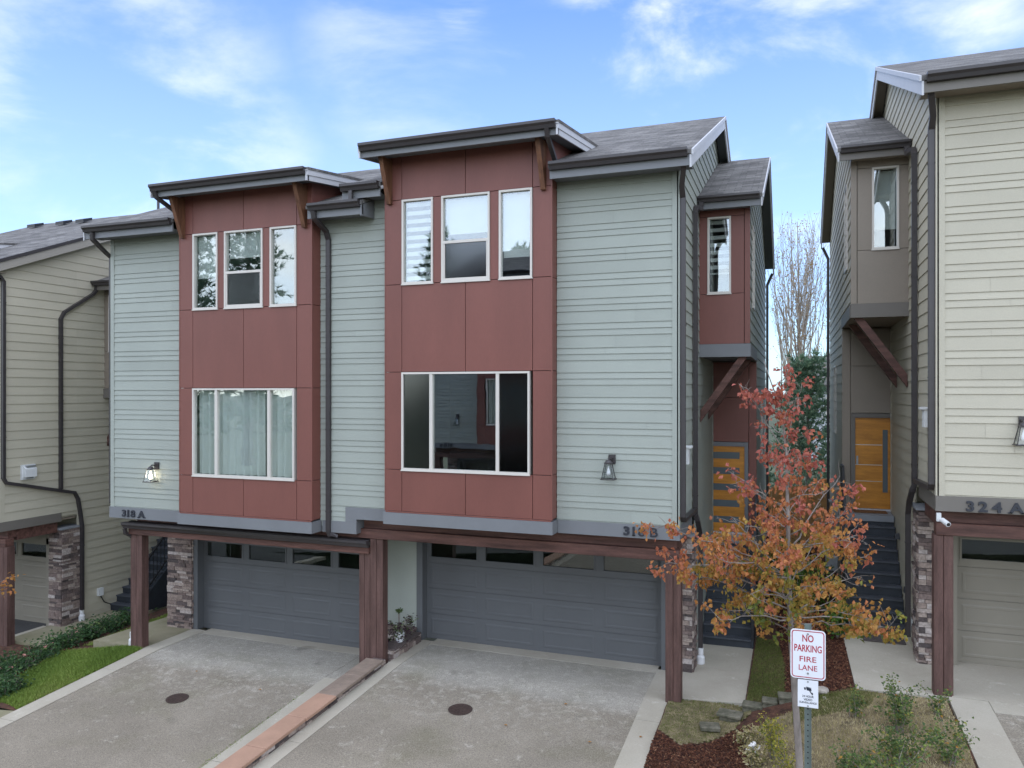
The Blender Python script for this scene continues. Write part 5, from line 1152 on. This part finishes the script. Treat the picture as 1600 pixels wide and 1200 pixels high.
def bush(name,x,y,z,rx,rz,n,m,label,group,seed,cat='shrub',leafsize=.05,flowers=0,stems=14,loose=.25):
    rr=random.Random(seed); e=empty(name,(x,y,z),label,cat,group); st=M(); lf=M(); B=Vector((x,y,z)); tips=[]
    for k in range(stems):
        a=rr.uniform(0,6.28); r=rx*math.sqrt(rr.random())*.95; p=B+Vector((math.cos(a)*r,math.sin(a)*r,rz*rr.uniform(.6,1)*(1-.4*(r/rx)**2)*1.0))
        P=limb(B+Vector((math.cos(a)*r*.2,math.sin(a)*r*.2,-.03)),p,3,.0,rr,.06); st.tube(P,.008,4,r1=.003); tips.append(P)
    for k in range(n):
        P=rr.choice(tips); t=rr.uniform(.9,3); i=min(2,int(t)); q=P[i].lerp(P[i+1],t-i); q=q+Vector((rr.gauss(0,1),rr.gauss(0,1),rr.gauss(0,.7)))*rx*loose
        if q.z<z+.01: q.z=z+.01+rr.random()*.04
        hgt=(q.z-z)/rz; leaf(lf,q,leafsize*rr.uniform(.6,1.2),rr,min(1,max(0,rr.gauss(.45,.25))),-.2,.55)
    st.build('stems',BARK,e,fix=False); lf.build('foliage',m,e,fix=False)
    for k in range(flowers):
        a=rr.uniform(0,6.28); r=rx*rr.uniform(.3,.95); q=M(); c=Vector((x+math.cos(a)*r,y+math.sin(a)*r-.05,z+rz*rr.uniform(.55,1.0)*(1-.3*(r/rx))))
        for j in range(7): leaf(q,c,.05,rr,.5,0,.9)
        q.build('blossom',PINK,e,fix=False)
    return e
hed=[(-16.25,15.3,.36,.40),(-16.2,14.65,.38,.40),(-16.15,13.95,.38,.40),(-16.0,13.2,.40,.42),(-15.9,12.45,.42,.42),(-15.7,11.75,.42,.44),(-15.45,11.15,.40,.42),(-14.95,10.65,.40,.42),(-14.35,10.55,.36,.40)]
labs=['low dark azalea nearest the left stairs','second low azalea from the left stairs','third low azalea from the left stairs, by the timber post','low azalea in the middle of the row beside the pad','low azalea beside the lawn, just left of the middle of the row','low azalea with faded pink blossoms at the lawn edge','wide low azalea near the left edge of the picture','front low azalea at the bottom of the lawn by the sidewalk','round azalea in the bottom corner of the lawn beside the edging']
for i,(x,y,r,h) in enumerate(hed): bush('azalea_shrub',x,y,hD(x,y),r*1.05,h,1000,SHRUB,labs[i],'low azaleas along the left lawn',30+i,flowers=(0,0,1,2,2,3,3,4,2)[i],stems=24,leafsize=.075)
def leggy(name,x,y,h,n,m,label,seed,spread=.35,leafsize=.045,group=None,cat='shrub'):
    rr=random.Random(seed); z=hG(x,y); e=empty(name,(x,y,z),label,cat,group); st=M(); lf=M()
    for k in range(n):
        a=rr.uniform(0,6.28); l=h*rr.uniform(.55,1.05); r=spread*rr.uniform(.2,1)
        P=limb((x+rr.uniform(-.05,.05),y+rr.uniform(-.05,.05),z-.03),(x+math.cos(a)*r,y+math.sin(a)*r,z+l),5,.04,rr,.04); st.tube(P,.007,4,r1=.002)
        for t in range(int(l*130)):
            u=rr.uniform(.25,1)*5; i=min(4,int(u)); q=P[i].lerp(P[i+1],u-i)+Vector((rr.gauss(0,.04),rr.gauss(0,.04),rr.gauss(0,.03))); leaf(lf,q,leafsize*rr.uniform(.6,1.3),rr,min(1,max(0,rr.gauss(.45,.26))),0,.6)
    st.build('stems',BARK,e,fix=False); lf.build('foliage',m,e,fix=False)
leggy('rose_shrub',1.38,11.7,.72,13,SHRUB2,'tallest leggy rose shrub in front of the right concrete path',51,.38,group='rose shrubs in the dry bed')
leggy('rose_shrub',.78,11.9,.55,5,SHRUB2,'small rose shoot with bright green leaves nearest the sign',52,.18,group='rose shrubs in the dry bed')
leggy('rose_shrub',1.25,10.7,.55,16,SHRUB2,'dense rose shrub at the bottom edge, left of the right driveway edging',53,.5,group='rose shrubs in the dry bed')
leggy('rose_shrub',.65,10.4,.42,15,SHRUB2,'low spreading rose shrub at the bottom edge right of the sign post',54,.5,group='rose shrubs in the dry bed')
leggy('rose_shrub',1.85,10.9,.55,12,SHRUB2,'rose shrub leaning over the right concrete edging',55,.4,group='rose shrubs in the dry bed')
leggy('rose_shrub',1.9,12.3,.45,5,SHRUB2,'small rose shoot at the foot of the right timber post',56,.25,group='rose shrubs in the dry bed')
leggy('rose_shrub',1.05,9.9,.55,18,SHRUB2,'rose shrub cut by the bottom edge of the picture',57,.55,group='rose shrubs in the dry bed')
leggy('yellow_shrub',-.28,11.2,.62,9,YELL,'thin shrub with yellow leaves left of the maple trunk',61,.2,.04)
leggy('yellow_shrub',-.12,10.75,.5,7,YELL,'smaller yellow leaved shrub at the foot of the maple',62,.2,.04)
leggy('withered_plant',-.62,11.75,.30,12,DRY,'withered beige plant on the edge of the mulch',63,.22,.05,cat='plant')
leggy('withered_plant',-.50,11.05,.28,12,DRY,'withered beige plant below the white blossom',64,.2,.05,cat='plant')
def wflower():
    x,y=-.55,11.12; z=hG(x,y); e=empty('white_rose',(x,y,z),'single white blossom over the dark mulch','flower'); rr=random.Random(2)
    m=M(); m.tube([(x,y,z),(x+.02,y,z+.25)],.006,5); m.build('stem',BARK,e,fix=False)
    m=M()
    for i in range(26): leaf(m,(x+.02+rr.uniform(-.05,.05),y+rr.uniform(-.04,.04),z+.27+rr.uniform(-.02,.03)),.07,rr,.5,0,.9)
    m.build('petals',WHITEF,e,fix=False)
wflower()
# broad leaved shrub beside the right stairs, laurels behind
BROAD=ramp_attr('broad_leaves',[(0,(.03,.07,.012)),(.5,(.07,.14,.02)),(.85,(.13,.21,.03)),(1,(.30,.28,.05))],.5,trans=.25,fine=.1)
bush('hydrangea',.78,15.5,.66,.30,.75,260,BROAD,'broad leaved green plant beside the lowest steps of the right stairs',None,71,leafsize=.13,stems=9,loose=.25,cat='shrub')
bush('laurel_shrub',.30,17.6,.45,.55,1.5,1500,BROAD,'bright green bush right of the maple trunk between the houses','green bushes between the houses',72,leafsize=.08,stems=22)
bush('laurel_shrub',-.10,19.6,.35,.5,1.7,1400,BROAD,'green bush farther back between the houses','green bushes between the houses',73,leafsize=.09,stems=20)
bush('laurel_shrub',.25,15.9,.45,.42,.75,900,MAPLE,'low bush with red and olive leaves above the mulch',None,74,leafsize=.08,stems=16)
# potted plant
def pot():
    x,y,z=-7.46,13.72,.20; e=empty('potted_plant',(x,y,z),'white pot with a trailing green and purple plant on the ledge behind the middle posts','potted plant')
    m=M(); m.lathe([(.0,0),(.075,0),(.10,.17),(.11,.17),(.11,.20),(.095,.20),(.09,.17),(0,.17)],(x,y,z),20); m.build('pot',PVC,e,smooth=False)
    rr=random.Random(5); lf=M(); st=M(); PUR=ramp_attr('purple_leaves',[(0,(.03,.015,.02)),(.45,(.08,.045,.055)),(.6,(.07,.11,.03)),(1,(.28,.30,.18))],.5,trans=.2)
    for k in range(26):
        a=rr.uniform(0,6.28); en=Vector((x+math.cos(a)*rr.uniform(.1,.26),y+math.sin(a)*rr.uniform(.1,.5)+.12,z+rr.uniform(.02,.42))); P=limb((x,y,z+.17),en,3,.2,rr,.05); st.tube(P,.004,4)
        for _ in range(16): leaf(lf,P[2].lerp(P[3],rr.random())+Vector((rr.gauss(0,.04),rr.gauss(0,.04),rr.gauss(0,.03))),.055,rr,rr.random(),.1,.6)
    for k in range(5):
        P=limb((x-.02,y,z+.17),(x-.02+rr.uniform(-.05,.05),y+rr.uniform(-.05,.05),z+.62),3,.0,rr,.03); st.tube(P,.005,4)
        for _ in range(10): leaf(lf,P[3],.08,rr,.62,0,.35)
    st.build('stems',BARK,e,fix=False); lf.build('foliage',PUR,e,fix=False)
pot()
# conifers and bare tree
NEED=ramp_attr('conifer_needles',[(0,(.08,.15,.10)),(.5,(.17,.27,.17)),(1,(.27,.37,.22))],.7,trans=.3,fine=.1)
def conifer(name,x,y,z,h,r,label,seed,n=34,group=None,tuft=.10,per=26,droop=.1,top=.12):
    rr=random.Random(seed); e=empty(name,(x,y,z),label,'tree',group); tr=M(); lf=M(); B=Vector((x,y,z))
    tr.tube([B,B+Vector((rr.uniform(-.1,.1),0,h*.5)),B+Vector((0,0,h))],.02*h,8,r1=.01)
    for k in range(n):
        t=.1+.88*k/n; L=r*(1-t*.9)*rr.uniform(.7,1.1)+top*.5; a=k*2.4+rr.uniform(-.3,.3)
        p0=B+Vector((0,0,h*t)); en=p0+Vector((math.cos(a)*L,math.sin(a)*L,L*(.35-droop*2+.3*t))); P=limb(p0,en,4,-droop*.3,rr,.03); tr.tube(P,.008*h*.2+.01,5,r1=.006)
        for j in range(per):
            u=rr.uniform(.25,1)*4; i=min(3,int(u)); q=P[i].lerp(P[i+1],u-i); sd=Vector((rr.uniform(-1,1),rr.uniform(-1,1),rr.uniform(-.2,1.0))).normalized(); q2=q+sd*tuft*rr.uniform(.3,1.6)
            for w_ in range(9):
                dd=(sd+Vector((rr.gauss(0,.6),rr.gauss(0,.6),rr.gauss(0,.5)))).normalized()*tuft; s=dd.cross(Vector((rr.uniform(-1,1),rr.uniform(-1,1),.3))).normalized()*tuft*.09
                lf.add([tuple(q2-s),tuple(q2+s),tuple(q2+dd)],[(0,1,2)],rr.random())
    tr.build('trunk',BARK,e,fix=False); lf.build('crown',NEED,e,fix=False)
conifer('pine_tree',.45,27.3,.3,5.9,2.1,'dark green young pine standing between the houses',81,n=40,tuft=.24,per=30,droop=-.14)
def bare(x,y,z,h,r,label,seed,n=60,group=None):
    rr=random.Random(seed); e=empty('bare_tree',(x,y,z),label,'tree',group); tr=M(); lf=M(); B=Vector((x,y,z))
    tr.tube([B,B+Vector((0,0,h*.2)),B+Vector((.1,0,h*.55)),B+Vector((0,.1,h))],.16,8,r1=.015)
    for k in range(n):
        t=rr.uniform(.08,.75); a=rr.uniform(0,6.28); p0=B+Vector((0,0,h*t)); L=h*(1-t)*rr.uniform(.55,.98); rad=r*rr.uniform(.35,1)*(1-t*.35)
        P=[p0]
        for i in range(1,7): u=i/6; P.append(p0+Vector((math.cos(a)*rad*u**.6+rr.gauss(0,.08),math.sin(a)*rad*u**.6+rr.gauss(0,.08),L*u)))
        tr.tube(P,.035*(1-t)+.012,5,r1=.005)
        for j in range(15):
            u=rr.uniform(.2,1)*6; i=min(5,int(u)); q=P[i].lerp(P[i+1],u-i); en=q+Vector((rr.gauss(0,.28),rr.gauss(0,.28),rr.uniform(.4,1.3))); tr.tube([q,q.lerp(en,.5)+Vector((rr.gauss(0,.05),rr.gauss(0,.05),0)),en],.010,3,r1=.004,cap=False)
            if rr.random()<.5:
                for _ in range(3): leaf(lf,en+Vector((rr.gauss(0,.1),rr.gauss(0,.1),rr.gauss(0,.1))),.09,rr,rr.uniform(.5,.8),.2)
    tr.build('trunk',BARKD,e,fix=False); lf.build('crown',MAPLE,e,fix=False)
bare(.2,45,.4,14.2,2.3,'tall nearly bare upright tree seen in the gap between the houses',91,n=70)
bare(3.2,50,.4,11.0,2.2,'shorter bare tree partly hidden by the right cream house',92,n=45)
# background house, fence
def back_house():
    e=empty('grey_house',(7,66,0),'pale grey house far behind in the gap, left of the right cream house','house')
    m=M(); siding(m,[(1.2,0),(12,0),(12,5.7),(1.2,5.7)],'y',62,-1,(.2,),0); m.build('wall',mat('pale_grey_paint',(.42,.43,.45),.7,.04),e,fix=False)
    m=M(); m.box(1.21,12,62.02,72,0,5.7); m.build('wall_core',mat('pale_grey_core',(.42,.43,.45),.7,.04),e)
    m=M(); m.prism([(61.4,5.7),(67,8.1),(72.6,5.7),(72.6,5.55),(67,7.95),(61.4,5.55)],'x',.9,12.4); m.build('roof',SHING,e)
    m=M(); gutter(m,.9,12.4,61.4,5.72); m.build('gutter',BRONZE,e)
    window(e,ID,1.9,2.7,3.3,4.8,61.98,[2.3]); m=M(); m.box(1.9,2.7,62.0,62.01,3.3,4.8); m.build('room_lining',DARK,e)
back_house()
def fence():
    e=empty('cedar_fence',(.1,24.9,.2),'orange cedar board fence across the gap between the houses','fence'); rr=random.Random(8)
    m=M(); x=-.78
    while x<1.0: h=2.35+.1*x; m.box(x,x+.135,24.9,24.92,.1,h+rr.uniform(-.01,.01)); x+=.14
    m.build('boards',FENCEW,e); m=M(); m.box(-.78,1.0,24.93,24.97,.6,.69); m.box(-.78,1.0,24.93,24.97,1.9,1.99); m.build('rail',FENCEW,e)
    for x in (-.75,.92): m=M(); m.box(x-.045,x+.045,24.93,25.02,.0,2.6); m.build('post',FENCEW,e)
fence()
def gas():
    e=empty('gas_meter',(.80,18.9,.6),'grey gas meter and pipes against the wall left of the right stairs','gas meter')
    m=M(); m.box(.68,.95,18.8,19.0,1.15,1.5); m.build('meter_body',GREYM,e,bevel=.02)
    m=M(); m.tube([(.82,18.9,.5),(.82,18.9,1.15)],.03,8); m.tube([(.74,18.9,1.5),(.74,18.9,1.8),(.90,18.9,1.85),(.93,18.95,2.3)],.025,8); m.build('pipes',GREYM,e)
    m=M(); m.lathe([(.0,0),(.07,.0),(.08,.03),(.07,.07),(0,.08)],(.74,18.85,1.75),14); m.build('regulator',GREYM,e)
gas()
m=M(); m.box(-.16,.0,-.14,.14,-.20,.22); m.box(-.02,.0,-.16,.16,-.24,.26); m.box(-.22,.0,-.17,.17,.22,.26); m.tube([(-.08,0,-.2),(-.08,0,-1.2)],.022,8); o=m.build('electric_meter',GREYM,None,bevel=.006); o.location=(1.02,20.1,2.35); tag(o,'grey electric meter box on the side wall above the gas meter','electric meter')
m=M(); m.box(.0,.05,-.18,.18,-.18,.18); m.add([(.05,-.15,.15),(.05,.15,.15),(.14,.15,.08),(.14,-.15,.08),(.05,-.15,-.12),(.05,.15,-.12),(.14,.15,-.12),(.14,-.15,-.12)],[(0,1,2,3),(3,2,6,7),(0,3,7,4),(1,5,6,2),(4,7,6,5)]); o=m.build('dryer_vent',BOXW,None); o.location=(XN+.012,13.52,3.27); tag(o,'grey hooded vent on the side wall of the left cream house','wall vent')
# trees across the lane (reflected in the upper windows)
conifer('fir_tree',-21.8,-20,0,15.8,3.4,'fir across the lane reflected in the striped blind window',82,n=56,tuft=.4,per=26,droop=.12,group='firs across the lane')
conifer('fir_tree',-16.2,-21,0,14.6,2.6,'smallest fir across the lane, reflected in the pale narrow window',84,n=50,tuft=.4,per=24,droop=.12,group='firs across the lane')
conifer('fir_tree',-36,-19,0,23,5.0,'tall fir across the lane, reflected in the middle left upper window',83,n=66,tuft=.5,per=32,droop=.14,group='firs across the lane')
conifer('fir_tree',-42,-20,0,21,4.6,'fir across the lane, reflected in the half shaded left window',85,n=60,tuft=.5,per=30,droop=.14,group='firs across the lane')
# fallen leaves
rr=random.Random(77); proto=None
for k,(x,y,lb) in enumerate([(-3.6,12.4,'yellow leaf on the middle driveway just in front of its garage door, right of centre'),(-2.9,11.3,'yellow leaf on the middle driveway closest to its right concrete edging'),(-4.3,11.4,'yellow leaf on the middle driveway right of the round cover'),
      (-9.6,12.1,'yellow leaf on the left driveway near the low terracotta wall'),(-11.4,12.4,'yellow leaf on the left driveway behind the round cover'),(-2.2,11.7,'yellow leaf on the pale concrete edging right of the middle driveway')]):
    if proto is None:
        m=M(); m.add([(0,-.03,0),(.025,0,.008),(0,.035,.002),(-.025,0,.01)],[(0,1,2,3)],.55); proto=m.build('fallen_leaf',MAPLE,None,fix=False); o=proto
    else: o=proto.copy(); COL.objects.link(o)
    o.location=(x,y,(hA(y) if x<-8 else hB(y))+.018); o.rotation_euler=(0,0,rr.uniform(0,6))
    tag(o,lb,'leaf','fallen leaves on the driveways')

scene.render.engine='CYCLES'
scene.render.resolution_x=1024; scene.render.resolution_y=768
scene.cycles.max_bounces=8; scene.cycles.transparent_max_bounces=16
